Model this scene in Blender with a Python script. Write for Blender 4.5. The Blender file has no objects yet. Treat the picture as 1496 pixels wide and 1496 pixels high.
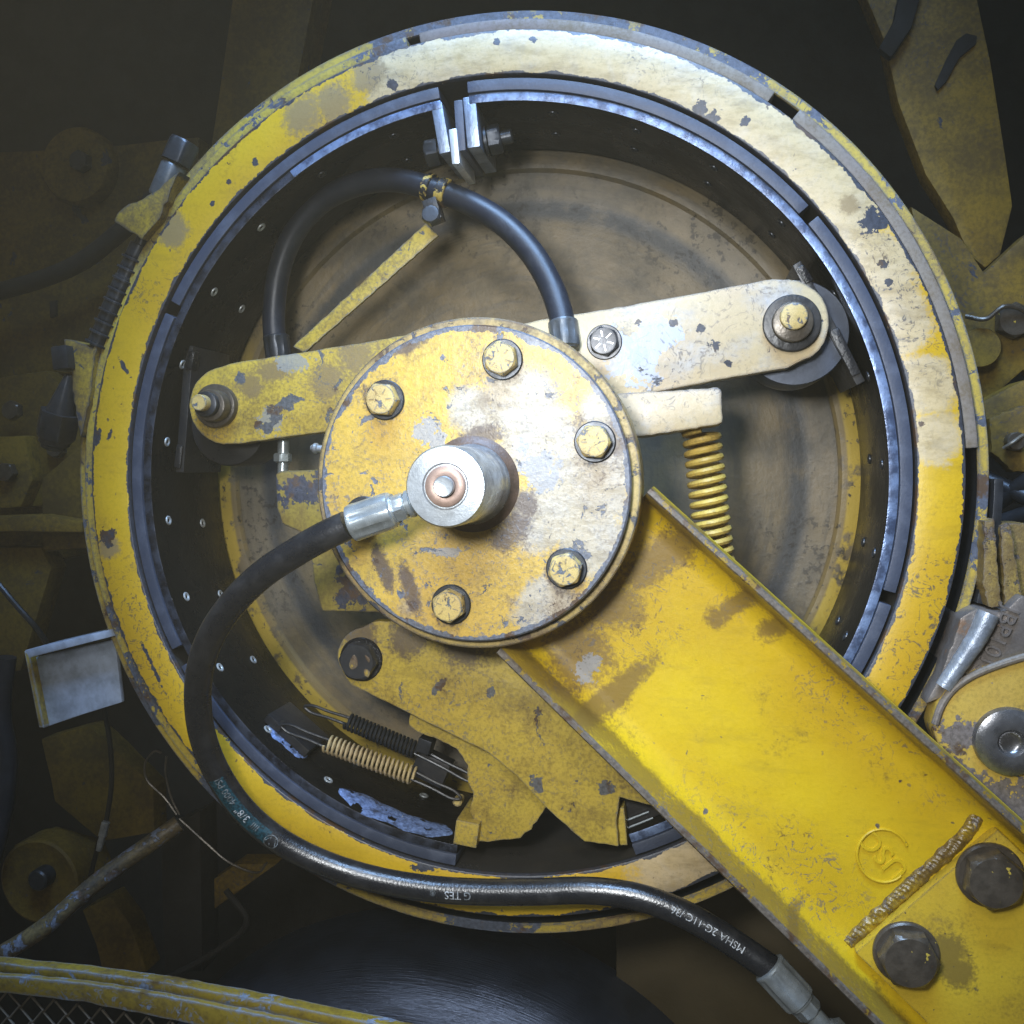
import bpy, bmesh, math, random
from mathutils import Vector, Matrix, Quaternion
from math import sin, cos, pi, radians, atan2, sqrt
random.seed(7)
scn = bpy.context.scene
col = scn.collection

# ------------------------------------------------------------------ camera
F_PX = 1445.0
CAM = Vector((0.1496, -0.7673, 0.0131))
YAW, PITCH = 0.1750, 0.0469
cd = bpy.data.cameras.new('camera'); cam = bpy.data.objects.new('camera', cd); col.objects.link(cam)
cd.sensor_fit = 'HORIZONTAL'; cd.sensor_width = 36.0; cd.lens = 36.0 * F_PX / 1496.0
cd.clip_start = 0.01; cd.clip_end = 50
cam.location = CAM
cam.rotation_euler = (pi / 2 - PITCH, 0, YAW)
scn.camera = cam
FW = Vector((-sin(YAW) * cos(PITCH), cos(YAW) * cos(PITCH), -sin(PITCH)))
RT = Vector((cos(YAW), sin(YAW), 0)); UP = RT.cross(FW)

# ------------------------------------------------------------------ world, lamps, exposure
w = bpy.data.worlds.new('World'); scn.world = w; w.use_nodes = True
bgn = w.node_tree.nodes['Background']
bgn.inputs[0].default_value = (0.44, 0.42, 0.38, 1); bgn.inputs[1].default_value = 0.15

def lamp(name, kind, loc, aim, energy, color, **kw):
    ld = bpy.data.lights.new(name, kind); o = bpy.data.objects.new(name, ld); col.objects.link(o)
    o.location = loc
    o.rotation_euler = (Vector(aim) - Vector(loc)).to_track_quat('-Z', 'Y').to_euler()
    ld.energy = energy; ld.color = color
    for k, v in kw.items(): setattr(ld, k, v)
    return o
lamp('work_lamp', 'SPOT', (0.05, -0.80, 0.46), (0.07, 0.0, 0.0), 15, (0.93, 0.97, 1.0),
     spot_size=radians(66), spot_blend=1.0, shadow_soft_size=0.12)
lamp('torch', 'SPOT', (0.00, -0.78, 0.13), (0.11, 0.0, -0.07), 23, (0.95, 0.98, 1.0),
     spot_size=radians(74), spot_blend=1.0, shadow_soft_size=0.06)
lamp('overhead_blue', 'AREA', (0.10, -0.42, 0.90), (0.05, 0.0, 0.0), 5.2, (0.38, 0.61, 1.0),
     shape='RECTANGLE', size=0.7, size_y=0.35, spread=radians(75))  # soft blue light set overhead for the bluish highlights, its source unseen
scn.view_settings.view_transform = 'Standard'
scn.view_settings.look = 'None'
scn.view_settings.gamma = 1.0
scn.view_settings.exposure = 0.12
scn.render.engine = 'CYCLES'
scn.cycles.use_denoising = True
scn.cycles.use_adaptive_sampling = True; scn.cycles.adaptive_threshold = 0.03
scn.cycles.max_bounces = 5
scn.cycles.diffuse_bounces = 3
scn.cycles.glossy_bounces = 3
scn.cycles.sample_clamp_indirect = 4

# ------------------------------------------------------------------ geometry helpers
def at(px, py, h=0.0):
    """the point that stands h metres in front of the drum face (plane y=-h) along the sight line of a photo pixel"""
    d = FW + RT * ((px - 748) / F_PX) - UP * ((py - 748) / F_PX)
    t = (-h - CAM.y) / d.y
    return CAM + d * t
def xz(px, py, h=0.0):
    p = at(px, py, h); return (p.x, p.z)
def ang(px, py, h=0.0):
    p = at(px, py, h); return atan2(p.z, p.x)
def mpp(h): return (-CAM.y - h) / F_PX     # metres per photo pixel near a plane

def thing(name, label, cat, loc=(0, 0, 0), group=None):
    o = bpy.data.objects.new(name, None); col.objects.link(o)
    o.location = loc; o.empty_display_size = 0.02
    o['label'] = label; o['category'] = cat
    if group: o['group'] = group
    return o
def tag(o, label, cat, group=None):
    o['label'] = label; o['category'] = cat
    if group: o['group'] = group
    return o
def finish(me, sharp=35):
    for p in me.polygons: p.use_smooth = True
    me.set_sharp_from_angle(angle=radians(sharp))
def link(name, me, mat, parent=None, loc=None, rot=None, sub=False):
    o = bpy.data.objects.new(name, me); col.objects.link(o)
    if mat is not None and not me.materials: me.materials.append(mat)
    if loc is not None: o.location = loc
    if rot is not None: o.rotation_euler = rot
    if parent is not None:
        o.parent = parent
        if parent.type == 'EMPTY': o.matrix_parent_inverse = Matrix.Translation(-Vector(parent.location))
    return o
def obj(name, bm, mat, parent=None, sharp=35, **kw):
    bmesh.ops.recalc_face_normals(bm, faces=bm.faces)
    me = bpy.data.meshes.new(name); bm.to_mesh(me); bm.free()
    finish(me, sharp)
    return link(name, me, mat, parent, **kw)

def bevel_all(bm, w, seg=2, ang_min=0.5):
    es = [e for e in bm.edges if len(e.link_faces) == 2 and e.calc_face_angle(0) > ang_min]
    if es and w > 0:
        bmesh.ops.bevel(bm, geom=es, offset=w, segments=seg, profile=0.6, affect='EDGES', clamp_overlap=True)

def prism_bm(pts, h, thick, bev=0.0012, seg=2, h2=None):
    """pts: world (x,z) outline; front plane at h, back plane at h-thick"""
    bm = bmesh.new()
    hs = h if callable(h) else (lambda x, z: h)
    fr = [bm.verts.new((x, -hs(x, z), z)) for x, z in pts]
    bk = [bm.verts.new((x, -hs(x, z) + thick, z)) for x, z in pts]
    n = len(pts)
    bm.faces.new(fr); bm.faces.new(bk[::-1])
    for i in range(n):
        j = (i + 1) % n
        bm.faces.new((fr[i], bk[i], bk[j], fr[j]))
    bmesh.ops.recalc_face_normals(bm, faces=bm.faces)
    bevel_all(bm, bev, seg)
    return bm
def rough_outline(pts, step, amp, closed=True):
    out = []; n = len(pts)
    for i in range(n):
        a = Vector(pts[i]); b = Vector(pts[(i + 1) % n]); L = (b - a).length
        k = max(1, int(L / step))
        for q in range(k):
            p = a.lerp(b, q / k)
            out.append((p.x + random.uniform(-amp, amp), p.y + random.uniform(-amp, amp)))
    return out
def plate(name, px_pts, h, thick, mat, parent=None, bev=0.0012, jag=0.0, step=0.004, **kw):
    pts = [xz(x, y, h) for x, y in px_pts]
    if jag: pts = rough_outline(pts, step, jag)
    return obj(name, prism_bm(pts, h, thick, bev), mat, parent, **kw)
def smooth_closed(pts, k=5):
    """Catmull-Rom through a closed list of 2-D points"""
    out = []; n = len(pts)
    for i in range(n):
        p0, p1, p2, p3 = [Vector(pts[(i + d) % n]) for d in (-1, 0, 1, 2)]
        for q in range(k):
            t = q / k
            v = 0.5 * (2 * p1 + (p2 - p0) * t + (2 * p0 - 5 * p1 + 4 * p2 - p3) * t * t + (3 * p1 - p0 - 3 * p2 + p3) * t ** 3)
            out.append((v.x, v.y))
    return out
def arc_px(cx, cy, r, a0, a1, n=10):
    return [(cx + r * cos(radians(a0 + (a1 - a0) * i / n)), cy - r * sin(radians(a0 + (a1 - a0) * i / n))) for i in range(n + 1)]

def sector_bm(r0, r1, y0, y1, a0, a1, n=None, bev=0.0008, wob=0.0):
    """ring segment about the drum axis between two angles (radians), y0 nearer to the camera"""
    n = n or max(6, int(abs(a1 - a0) / radians(1.5)))
    bm = bmesh.new(); rows = []
    full = abs(abs(a1 - a0) - 2 * pi) < 1e-6
    m = n if full else n + 1
    for i in range(m):
        a = a0 + (a1 - a0) * i / n
        k = random.uniform(-wob, wob)
        rows.append([bm.verts.new((r * cos(a), y, r * sin(a))) for r, y in ((r0, y0), (r1 + k, y0), (r1 + k, y1), (r0, y1))])
    for i in range(m if full else m - 1):
        A, B = rows[i], rows[(i + 1) % m]
        for q in range(4):
            bm.faces.new((A[q], A[(q + 1) % 4], B[(q + 1) % 4], B[q]))
    if not full:
        bm.faces.new(rows[0]); bm.faces.new(rows[-1][::-1])
    bmesh.ops.recalc_face_normals(bm, faces=bm.faces)
    bevel_all(bm, bev, 2, 0.8)
    return bm
def lathe_bm(prof, c=(0, 0), n=64, cap0=False, cap1=False):
    """prof: (radius, y) pairs, turned about the line through c parallel to the drum axis"""
    bm = bmesh.new(); rows = []
    for r, y in prof:
        if r < 1e-6: rows.append([bm.verts.new((c[0], y, c[1]))])
        else: rows.append([bm.verts.new((c[0] + r * cos(2 * pi * i / n), y, c[1] + r * sin(2 * pi * i / n))) for i in range(n)])
    for A, B in zip(rows, rows[1:]):
        for i in range(n):
            j = (i + 1) % n
            if len(A) == 1 and len(B) == 1: continue
            if len(A) == 1: bm.faces.new((A[0], B[i], B[j]))
            elif len(B) == 1: bm.faces.new((A[i], A[j], B[0]))
            else: bm.faces.new((A[i], A[j], B[j], B[i]))
    if cap0 and len(rows[0]) > 1: bm.faces.new(rows[0])
    if cap1 and len(rows[-1]) > 1: bm.faces.new(rows[-1][::-1])
    return bm
def orient(bm, p0, axis):
    """carry a lathe made about the local -Y axis (h up = -y) to point p0 along 'axis'"""
    q = Vector((0, -1, 0)).rotation_difference(Vector(axis).normalized())
    M = Matrix.Translation(Vector(p0)) @ q.to_matrix().to_4x4()
    bmesh.ops.transform(bm, matrix=M, verts=bm.verts)
    return bm
def spin_along(prof, p0, p1, n=24):
    """prof: (distance along the axis, radius); closed at both ends"""
    p0 = Vector(p0); p1 = Vector(p1)
    pr = [(0, -prof[0][0])] + [(r, -s) for s, r in prof] + [(0, -prof[-1][0])]
    return orient(lathe_bm(pr, n=n), p0, p1 - p0)
def catmull(P, k=10):
    P = [Vector(p) for p in P]; out = []
    Q = [2 * P[0] - P[1]] + P + [2 * P[-1] - P[-2]]
    for i in range(1, len(Q) - 2):
        p0, p1, p2, p3 = Q[i - 1:i + 3]
        for q in range(k):
            t = q / k
            out.append(0.5 * (2 * p1 + (p2 - p0) * t + (2 * p0 - 5 * p1 + 4 * p2 - p3) * t * t + (3 * p1 - p0 - 3 * p2 + p3) * t ** 3))
    out.append(P[-1])
    return out
FRONT = Vector((0, -1, 0))
def frames(C):
    fr = []
    for i in range(len(C)):
        T = (C[min(i + 1, len(C) - 1)] - C[max(i - 1, 0)]).normalized()
        N = FRONT - T * T.dot(FRONT)
        if N.length < 0.05: N = Vector((0, 0, 1)) - T * T.z
        N.normalize(); fr.append((T, N, T.cross(N)))
    return fr
def tube_bm(C, r, n=14, closed=False):
    bm = bmesh.new(); rows = []; fr = frames(C)
    for i, (c, (T, N, B)) in enumerate(zip(C, fr)):
        rr = r(i / (len(C) - 1)) if callable(r) else r
        rows.append([bm.verts.new(c + (N * cos(2 * pi * k / n) + B * sin(2 * pi * k / n)) * rr) for k in range(n)])
    for A, B in zip(rows, rows[1:]):
        for k in range(n):
            bm.faces.new((A[k], A[(k + 1) % n], B[(k + 1) % n], B[k]))
    bm.faces.new(rows[0][::-1]); bm.faces.new(rows[-1])
    return bm
def helix_pts(p0, p1, R, turns, per=18, flat0=0.0):
    p0 = Vector(p0); p1 = Vector(p1); T = (p1 - p0).normalized()
    N = (FRONT - T * T.dot(FRONT)).normalized(); B = T.cross(N)
    n = int(turns * per); out = []
    for i in range(n + 1):
        a = 2 * pi * turns * i / n
        out.append(p0.lerp(p1, i / n) + (N * cos(a) + B * sin(a)) * R)
    return out
def helix_bm(pts, p0, p1, wr, n=8):
    """wire swept along helix points using a frame tied to the helix axis, so that it does not twist"""
    ax = (Vector(p1) - Vector(p0)).normalized()
    bm = bmesh.new(); rows = []
    for i, c in enumerate(pts):
        T = (pts[min(i + 1, len(pts) - 1)] - pts[max(i - 1, 0)]).normalized()
        N = (ax - T * T.dot(ax)).normalized(); B = T.cross(N)
        rows.append([bm.verts.new(c + (N * cos(2 * pi * k / n) + B * sin(2 * pi * k / n)) * wr) for k in range(n)])
    for A, B in zip(rows, rows[1:]):
        for k in range(n):
            bm.faces.new((A[k], A[(k + 1) % n], B[(k + 1) % n], B[k]))
    bm.faces.new(rows[0][::-1]); bm.faces.new(rows[-1])
    return bm
def box_bm(c, sx, sy, sz, rot=0.0, bev=0.0008):
    """box centred at c, turned by rot about the drum axis"""
    bm = bmesh.new(); bmesh.ops.create_cube(bm, size=1)
    bmesh.ops.scale(bm, vec=(sx, sy, sz), verts=bm.verts)
    bevel_all(bm, bev, 2)
    bmesh.ops.transform(bm, matrix=Matrix.Translation(Vector(c)) @ Matrix.Rotation(-rot, 4, 'Y'), verts=bm.verts)
    return bm
def hex_prof_bm(af, hgt, n=48, dome=0.0, rot=0.0):
    """hexagon bolt head, across-flats af, standing on the local plane y=0 and rising towards -y, with the turned chamfer"""
    rin = af / 2; bm = bmesh.new()
    def rh(a):
        b = ((a - rot + pi / 6) % (pi / 3)) - pi / 6
        return rin / cos(b)
    A = [2 * pi * i / n for i in range(n)]
    def ring(rf, yf): return [bm.verts.new((rf(a) * cos(a), yf(a), rf(a) * sin(a))) for a in A]
    drop = lambda a: (rh(a) - rin) * 0.62 + hgt * 0.10
    rows = [ring(rh, lambda a: 0.0), ring(rh, lambda a: -(hgt - drop(a))), ring(lambda a: rin * 0.96, lambda a: -hgt * 0.99),
            ring(lambda a: rin * 0.86, lambda a: -hgt), ring(lambda a: rin * 0.45, lambda a: -hgt - dome)]
    for P, Q in zip(rows, rows[1:]):
        for i in range(n):
            bm.faces.new((P[i], P[(i + 1) % n], Q[(i + 1) % n], Q[i]))
    bm.faces.new(rows[-1][::-1]); bm.faces.new(rows[0])
    return bm
def add_bm(dst, src):
    me = bpy.data.meshes.new('tmp'); src.to_mesh(me); src.free(); dst.from_mesh(me); bpy.data.meshes.remove(me)
_mc = {}
def shared(key, build, mat, sharp=35):
    if key not in _mc:
        bm = build(); bmesh.ops.recalc_face_normals(bm, faces=bm.faces)
        me = bpy.data.meshes.new(key); bm.to_mesh(me); bm.free(); finish(me, sharp); me.materials.append(mat); _mc[key] = me
    return _mc[key]
def text_mesh(body, size, extrude=0.0):
    cu = bpy.data.curves.new('lettering', 'FONT'); cu.body = body; cu.size = size; cu.extrude = extrude
    cu.resolution_u = 3
    o = bpy.data.objects.new('lettering', cu); col.objects.link(o)
    me = bpy.data.meshes.new_from_object(o.evaluated_get(bpy.context.evaluated_depsgraph_get()))
    bpy.data.objects.remove(o); bpy.data.curves.remove(cu)
    return me

# ------------------------------------------------------------------ material helpers
class NT:
    def __init__(s, name):
        s.m = bpy.data.materials.new(name); s.m.use_nodes = True; s.t = s.m.node_tree
        s.b = s.t.nodes['Principled BSDF']
        tc = s.n('ShaderNodeTexCoord'); s.co = tc.outputs['Object']
    def n(s, kind, **kw):
        x = s.t.nodes.new(kind)
        for k, v in kw.items(): setattr(x, k, v)
        return x
    def put(s, sock, v):
        if isinstance(v, bpy.types.NodeSocket): s.t.links.new(v, sock)
        elif isinstance(v, (tuple, list)) and len(v) == 3 and sock.type == 'RGBA': sock.default_value = (*v, 1)
        else: sock.default_value = v
    def math(s, op, a, b=0.0, c=0.0, clamp=False):
        x = s.n('ShaderNodeMath', operation=op, use_clamp=clamp)
        s.put(x.inputs[0], a); s.put(x.inputs[1], b); s.put(x.inputs[2], c); return x.outputs[0]
    def vm(s, op, a, b=(0, 0, 0), out=0):
        x = s.n('ShaderNodeVectorMath', operation=op); s.put(x.inputs[0], a); s.put(x.inputs[1], b)
        return x.outputs['Value'] if op in ('LENGTH', 'DOT_PRODUCT', 'DISTANCE') else x.outputs[0]
    def noise(s, scale, detail=4, rough=0.55, off=(0, 0, 0), dist=0.0, co=None, color=False, stretch=None):
        v = s.vm('ADD', co or s.co, off)
        if stretch: v = s.vm('MULTIPLY', v, stretch)
        x = s.n('ShaderNodeTexNoise'); s.put(x.inputs['Vector'], v); x.inputs['Scale'].default_value = scale
        x.inputs['Detail'].default_value = detail; x.inputs['Roughness'].default_value = rough; x.inputs['Distortion'].default_value = dist
        return x.outputs['Color'] if color else x.outputs['Fac']
    def step(s, v, a, b, lo=0.0, hi=1.0):
        x = s.n('ShaderNodeMapRange', interpolation_type='SMOOTHSTEP'); s.put(x.inputs[0], v)
        for i, q in enumerate((a, b, lo, hi)): s.put(x.inputs[i + 1], q)
        return x.outputs[0]
    def mix(s, f, a, b):
        x = s.n('ShaderNodeMix', data_type='RGBA'); s.put(x.inputs[0], f); s.put(x.inputs[6], a); s.put(x.inputs[7], b); return x.outputs[2]
    def bump(s, hgt, strength=0.3, dist=0.001, normal=None):
        x = s.n('ShaderNodeBump'); s.put(x.inputs['Height'], hgt); x.inputs['Strength'].default_value = strength; x.inputs['Distance'].default_value = dist
        if normal is not None: s.put(x.inputs['Normal'], normal)
        return x.outputs[0]
    def spots(s, lst, wob=0.5, nscale=70.0, co=None):
        """largest (1 - distance/radius) over a list of (x, z, radius[, stretch x, stretch z, turn]), ragged outline"""
        base = co or s.co
        acc = None
        for sp in lst:
            x, z, r = sp[:3]
            v = s.vm('SUBTRACT', base, (x, 0, z))
            if len(sp) > 3:
                rot = s.n('ShaderNodeVectorRotate', rotation_type='Y_AXIS'); s.put(rot.inputs['Vector'], v); rot.inputs['Angle'].default_value = sp[5]
                v = rot.outputs[0]; v = s.vm('MULTIPLY', v, (1 / (r * sp[3]), 0, 1 / (r * sp[4])))
            else: v = s.vm('MULTIPLY', v, (1 / r, 0, 1 / r))
            m = s.math('SUBTRACT', 1.0, s.vm('LENGTH', v))
            acc = m if acc is None else s.math('MAXIMUM', acc, m)
        return acc
    def edge(s, radius):
        bv = s.n('ShaderNodeBevel', samples=4); bv.inputs['Radius'].default_value = radius
        g = s.n('ShaderNodeNewGeometry')
        d = s.vm('DOT_PRODUCT', bv.outputs[0], g.outputs['Normal'])
        return s.math('SUBTRACT', 1.0, d, clamp=True)
    def out(s, color, rough, metal=0.0, normal=None, spec=0.5, coat=0.0):
        s.put(s.b.inputs['Base Color'], color); s.put(s.b.inputs['Roughness'], rough); s.put(s.b.inputs['Metallic'], metal)
        s.put(s.b.inputs['Specular IOR Level'], spec)
        if coat: s.b.inputs['Coat Weight'].default_value = coat; s.b.inputs['Coat Roughness'].default_value = 0.25
        if normal is not None: s.put(s.b.inputs['Normal'], normal)
        return s.m

YEL = (0.61, 0.385, 0.016)
def painted(name, paint=YEL, under=(0.030, 0.032, 0.040), grime=0.4, grime_col=(0.13, 0.085, 0.030), pale=0.0, pale_col=(0.52, 0.47, 0.38),
            chip=0.30, edge=0.0025, edge_k=1.6, rough=0.42, specks=True, chips=(), stains=(), pales=(), stain_col=(0.085, 0.050, 0.030), scale=1.0, spec=0.5, seed=0.0,
            bump=0.35, rnd=False, greys=(), rings=(), tip=None, corner_tone=None, cracks=0.0, grey_col=(0.27, 0.28, 0.30), fleck=0.36):
    """worn paint: colour drift, pale scuffs and glare, grime, ragged stains, chips to dark steel at random, at marked places and along edges"""
    m = NT(name); o = (seed * 3.7, seed * 1.3, seed * 2.1)
    if rnd:
        oi = m.n('ShaderNodeObjectInfo'); m.co = m.vm('ADD', m.co, m.vm('MULTIPLY', oi.outputs['Location'], (3, 3, 3)))
    big = m.noise(8 * scale, 3, 0.55, o)
    mid = m.noise(44 * scale, 6, 0.68, o, dist=0.5)
    m2 = m.noise(24 * scale, 6, 0.70, (o[0] + 5, 2, 1))
    fine = m.noise(330 * scale, 3, 0.65, o)
    rag = m.math('ADD', m.math('MULTIPLY', m.math('SUBTRACT', m2, 0.5), 3.0), m.math('MULTIPLY', m.math('SUBTRACT', fine, 0.5), 1.6))
    ragb = m.math('ADD', m.math('MULTIPLY', m.math('SUBTRACT', mid, 0.5), 2.8), m.math('MULTIPLY', m.math('SUBTRACT', fine, 0.5), 1.3))
    c = m.mix(m.step(big, 0.3, 0.72), paint, tuple(x * k for x, k in zip(paint, (0.82, 0.76, 0.9))))
    c = m.mix(m.math('MULTIPLY', m.step(fine, 0.42, 0.68), fleck), c, tuple(x * 0.42 for x in paint))
    sm_ = m.noise(30 * scale, 4, 0.65, o, stretch=(0.35, 1, 1.6)); c = m.mix(m.math('MULTIPLY', m.step(sm_, 0.52, 0.68), min(0.55, 0.20 + grime)), c, tuple(p * 0.55 + g * 0.35 for p, g in zip(paint, grime_col)))
    if pale or pales:
        v = m.math('ADD', m.math('MULTIPLY', m2, 0.6), m.math('MULTIPLY', big, 0.4))
        f = m.step(v, 0.66 - 0.34 * pale, 0.84 - 0.30 * pale) if pale else 0.0
        if pales: f = m.math('MAXIMUM', f, m.step(m.math('ADD', m.math('MULTIPLY', m.spots(pales, 0.0), 2.4), ragb), 0.0, 0.9))
        pc = m.mix(m.step(m.noise(60 * scale, 5, 0.7, (o[0], 3, 8), stretch=(0.5, 1, 1.5)), 0.42, 0.66), pale_col, tuple(x * 0.62 for x in pale_col))
        pc = m.mix(m.math('MULTIPLY', m.step(fine, 0.5, 0.7), 0.35), pc, tuple(x * 0.5 for x in pale_col))
        c = m.mix(m.math('MULTIPLY', f, m.step(mid, 0.25, 0.6, 0.95, 0.72)), c, pc)
    gm = m.step(m.math('ADD', m.math('MULTIPLY', m2, 0.72), m.math('MULTIPLY', fine, 0.28)), 0.60 - 0.32 * grime, 0.86 - 0.32 * grime, 0.0, min(0.9, 0.45 + grime * 0.6))
    c = m.mix(gm, c, grime_col)
    if stains:
        sm = m.step(m.math('ADD', m.math('MULTIPLY', m.spots(stains, 0.0), 1.7), rag), 0.1, 1.0, 0.0, 0.88)
        c = m.mix(sm, c, stain_col)
    if greys:
        c = m.mix(m.step(m.math('ADD', m.math('MULTIPLY', m.spots(greys, 0.0), 1.5), m.math('MULTIPLY', ragb, 1.4)), 0.30, 0.42, 0.0, 0.80), c, grey_col)
    if corner_tone is not None:      # browner tone in the corner between two heights
        sy = m.n('ShaderNodeSeparateXYZ'); m.put(sy.inputs[0], m.co)
        ck = m.math('ADD', m.step(sy.outputs[1], corner_tone[0], corner_tone[1], 0.0, 1.2), m.math('MULTIPLY', rag, 0.8))
        c = m.mix(m.step(ck, 0.25, 1.2, 0.0, 0.8), c, corner_tone[2])
    v = mid
    thr = 0.765 - 0.30 * chip
    if edge:
        e = m.math('MULTIPLY', m.edge(edge), m.math('MULTIPLY', m.noise(150 * scale, 3, 0.65, o), edge_k * 2.2))
        v = m.math('ADD', v, e)
    if rings:                 # (centre radius, half width) in the plane of the drum
        rr = m.vm('LENGTH', m.vm('MULTIPLY', m.co, (1, 0, 1)))
        for r0, wd in rings:
            q = m.math('SUBTRACT', 1.0, m.math('DIVIDE', m.math('ABSOLUTE', m.math('SUBTRACT', rr, r0)), wd))
            v = m.math('MAXIMUM', v, m.math('ADD', m.math('MULTIPLY', q, 0.55), m.math('ADD', 0.22, m.math('MULTIPLY', m.math('SUBTRACT', m.noise(75, 4, 0.7, o), 0.35), 1.1))))
    if tip is not None:       # worn along the edge nearest the viewer side (flange tips)
        sy = m.n('ShaderNodeSeparateXYZ'); m.put(sy.inputs[0], m.co)
        q = m.step(sy.outputs[1], tip[0], tip[1])
        v = m.math('MAXIMUM', v, m.math('ADD', m.math('MULTIPLY', q, 0.42), m.math('MULTIPLY', m.noise(85, 4, 0.7, o), 0.8)))
    ch = m.step(v, thr, thr + 0.018)
    if chips:
        rg2 = m.math('ADD', m.math('MULTIPLY', m.math('SUBTRACT', m.noise(130, 4, 0.7, o), 0.5), 4.2), m.math('MULTIPLY', ragb, 0.5))
        ch = m.math('MAXIMUM', ch, m.step(m.math('ADD', m.math('MULTIPLY', m.spots(chips, 0.0), 1.5), rg2), 0.42, 0.50))
    if specks:
        vo = m.n('ShaderNodeTexVoronoi'); m.put(vo.inputs['Vector'], m.vm('ADD', m.co, m.vm('MULTIPLY', m.vm('SUBTRACT', m.noise(240, 1, color=True), (.5, .5, .5)), (0.006, 0.006, 0.006)))); vo.inputs['Scale'].default_value = 150 * scale
        rsel = m.n('ShaderNodeSeparateColor'); m.put(rsel.inputs[0], vo.outputs['Color'])
        sp = m.step(vo.outputs['Distance'], 0.0, m.math('MULTIPLY', m.step(rsel.outputs[0], 0.62, 1.0), 0.26), 1.0, 0.0)
        sp = m.math('MULTIPLY', m.math('GREATER_THAN', sp, 0.25), m.step(m2, 0.38, 0.55))
        ch = m.math('MAXIMUM', ch, m.math('MULTIPLY', sp, 0.8))
    if cracks:                # curling hairline marks where the paint has lifted
        ln = m.math('ABSOLUTE', m.math('SUBTRACT', m.noise(55 * scale, 3, 0.6, (o[0], 9, 4), dist=1.2), 0.5))
        ln = m.math('MULTIPLY', m.step(ln, 0.008, 0.024, 1.0, 0.0), m.step(big, 0.50 - 0.2 * cracks, 0.62))
        ch = m.math('MAXIMUM', ch, m.math('MULTIPLY', m.math('MULTIPLY', ln, 0.75), m.step(fine, 0.42, 0.55)))
    und = m.mix(m.step(fine, 0.3, 0.7), under, tuple(x * 1.9 for x in under))
    und = m.mix(m.step(m2, 0.52, 0.62), und, (0.075, 0.042, 0.022))
    c = m.mix(ch, c, und)
    r = m.math('ADD', m.math('MULTIPLY', mid, 0.30), rough - 0.15)
    r = m.math('ADD', r, m.math('MULTIPLY', gm, 0.15))
    hg = m.math('SUBTRACT', m.math('ADD', m.math('MULTIPLY', fine, 0.30), m.math('MULTIPLY', m.noise(110, 3, 0.6, o), 0.45)), m.math('MULTIPLY', m.step(mid, thr, thr + 0.018), 0.5))
    return m.out(c, r, 0.0, m.bump(hg, bump, 0.0012), spec)
def metal(name, base, rough=0.35, metallic=0.9, var=0.3, rust=0.0, scale=1.0, bump=0.2, grime=0.3, paint=0.0, spec=0.5, rustc=(0.10, 0.05, 0.022)):
    m = NT(name)
    a = m.noise(60 * scale, 6, 0.65); b = m.noise(380 * scale, 3, 0.6); d = m.noise(18 * scale, 6, 0.6, (3, 1, 7))
    c = m.mix(m.step(a, 0.3, 0.7), base, tuple(x * (1 - var) for x in base))
    g = m.step(d, 0.66 - 0.3 * grime, 0.80 - 0.2 * grime, 0, 0.85); c = m.mix(g, c, (0.020, 0.016, 0.012))
    if rust: q = m.step(a, 0.72 - 0.35 * rust, 0.80 - 0.3 * rust); c = m.mix(q, c, rustc); g = m.math('MAXIMUM', g, q)
    if paint:
        e = m.step(m.noise(75 * scale, 5, 0.6, (9, 2, 4), dist=0.5), 0.70 - 0.35 * paint, 0.715 - 0.35 * paint); c = m.mix(e, c, (0.48, 0.36, 0.06)); g = m.math('MAXIMUM', g, e)
    r = m.math('ADD', m.math('MULTIPLY', a, 0.25), rough - 0.12)
    met = m.math('MULTIPLY', m.math('SUBTRACT', 1.0, g), metallic)
    return m.out(c, r, met, m.bump(m.math('ADD', m.math('MULTIPLY', a, 0.7), m.math('MULTIPLY', b, 0.3)), bump, 0.001), spec)
def rubber(name, base, rough=0.42, bump=0.12, dust=0.3, dustc=(0.10, 0.095, 0.085), spec=0.5):
    m = NT(name)
    a = m.noise(45, 7, 0.72); b = m.noise(600, 2, 0.5)
    c = m.mix(m.math('MULTIPLY', m.step(a, 0.46, 0.66), dust), base, dustc)
    r = m.math('ADD', m.math('MULTIPLY', a, 0.30), rough - 0.15)
    return m.out(c, r, 0, m.bump(m.math('ADD', m.math('MULTIPLY', a, 0.5), b), bump, 0.0006), spec)
def grease(name, base=(0.010, 0.010, 0.012), rough=0.32, lump=0.5, dust=0.15, dustc=(0.06, 0.05, 0.035), lscale=70):
    m = NT(name)
    a = m.noise(lscale, 5, 0.6); b = m.noise(17, 5, 0.6, (2, 4, 1)); f = m.noise(420, 3, 0.6)
    c = m.mix(m.math('MULTIPLY', m.step(b, 0.45, 0.75), dust * 3, clamp=True), base, dustc)
    r = m.math('ADD', m.math('MULTIPLY', m.step(b, 0.35, 0.7), 0.22), m.math('ADD', m.math('MULTIPLY', f, 0.12), rough - 0.12))
    return m.out(c, r, 0, m.bump(m.math('ADD', a, m.math('MULTIPLY', f, 0.25)), lump, 0.002))
def flat_ink(name, c, rough=0.6):
    m = NT(name); f = m.noise(500, 3, 0.6)
    return m.out(m.mix(m.step(f, 0.42, 0.60), c, tuple(x * 0.35 for x in c)), rough)

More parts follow.
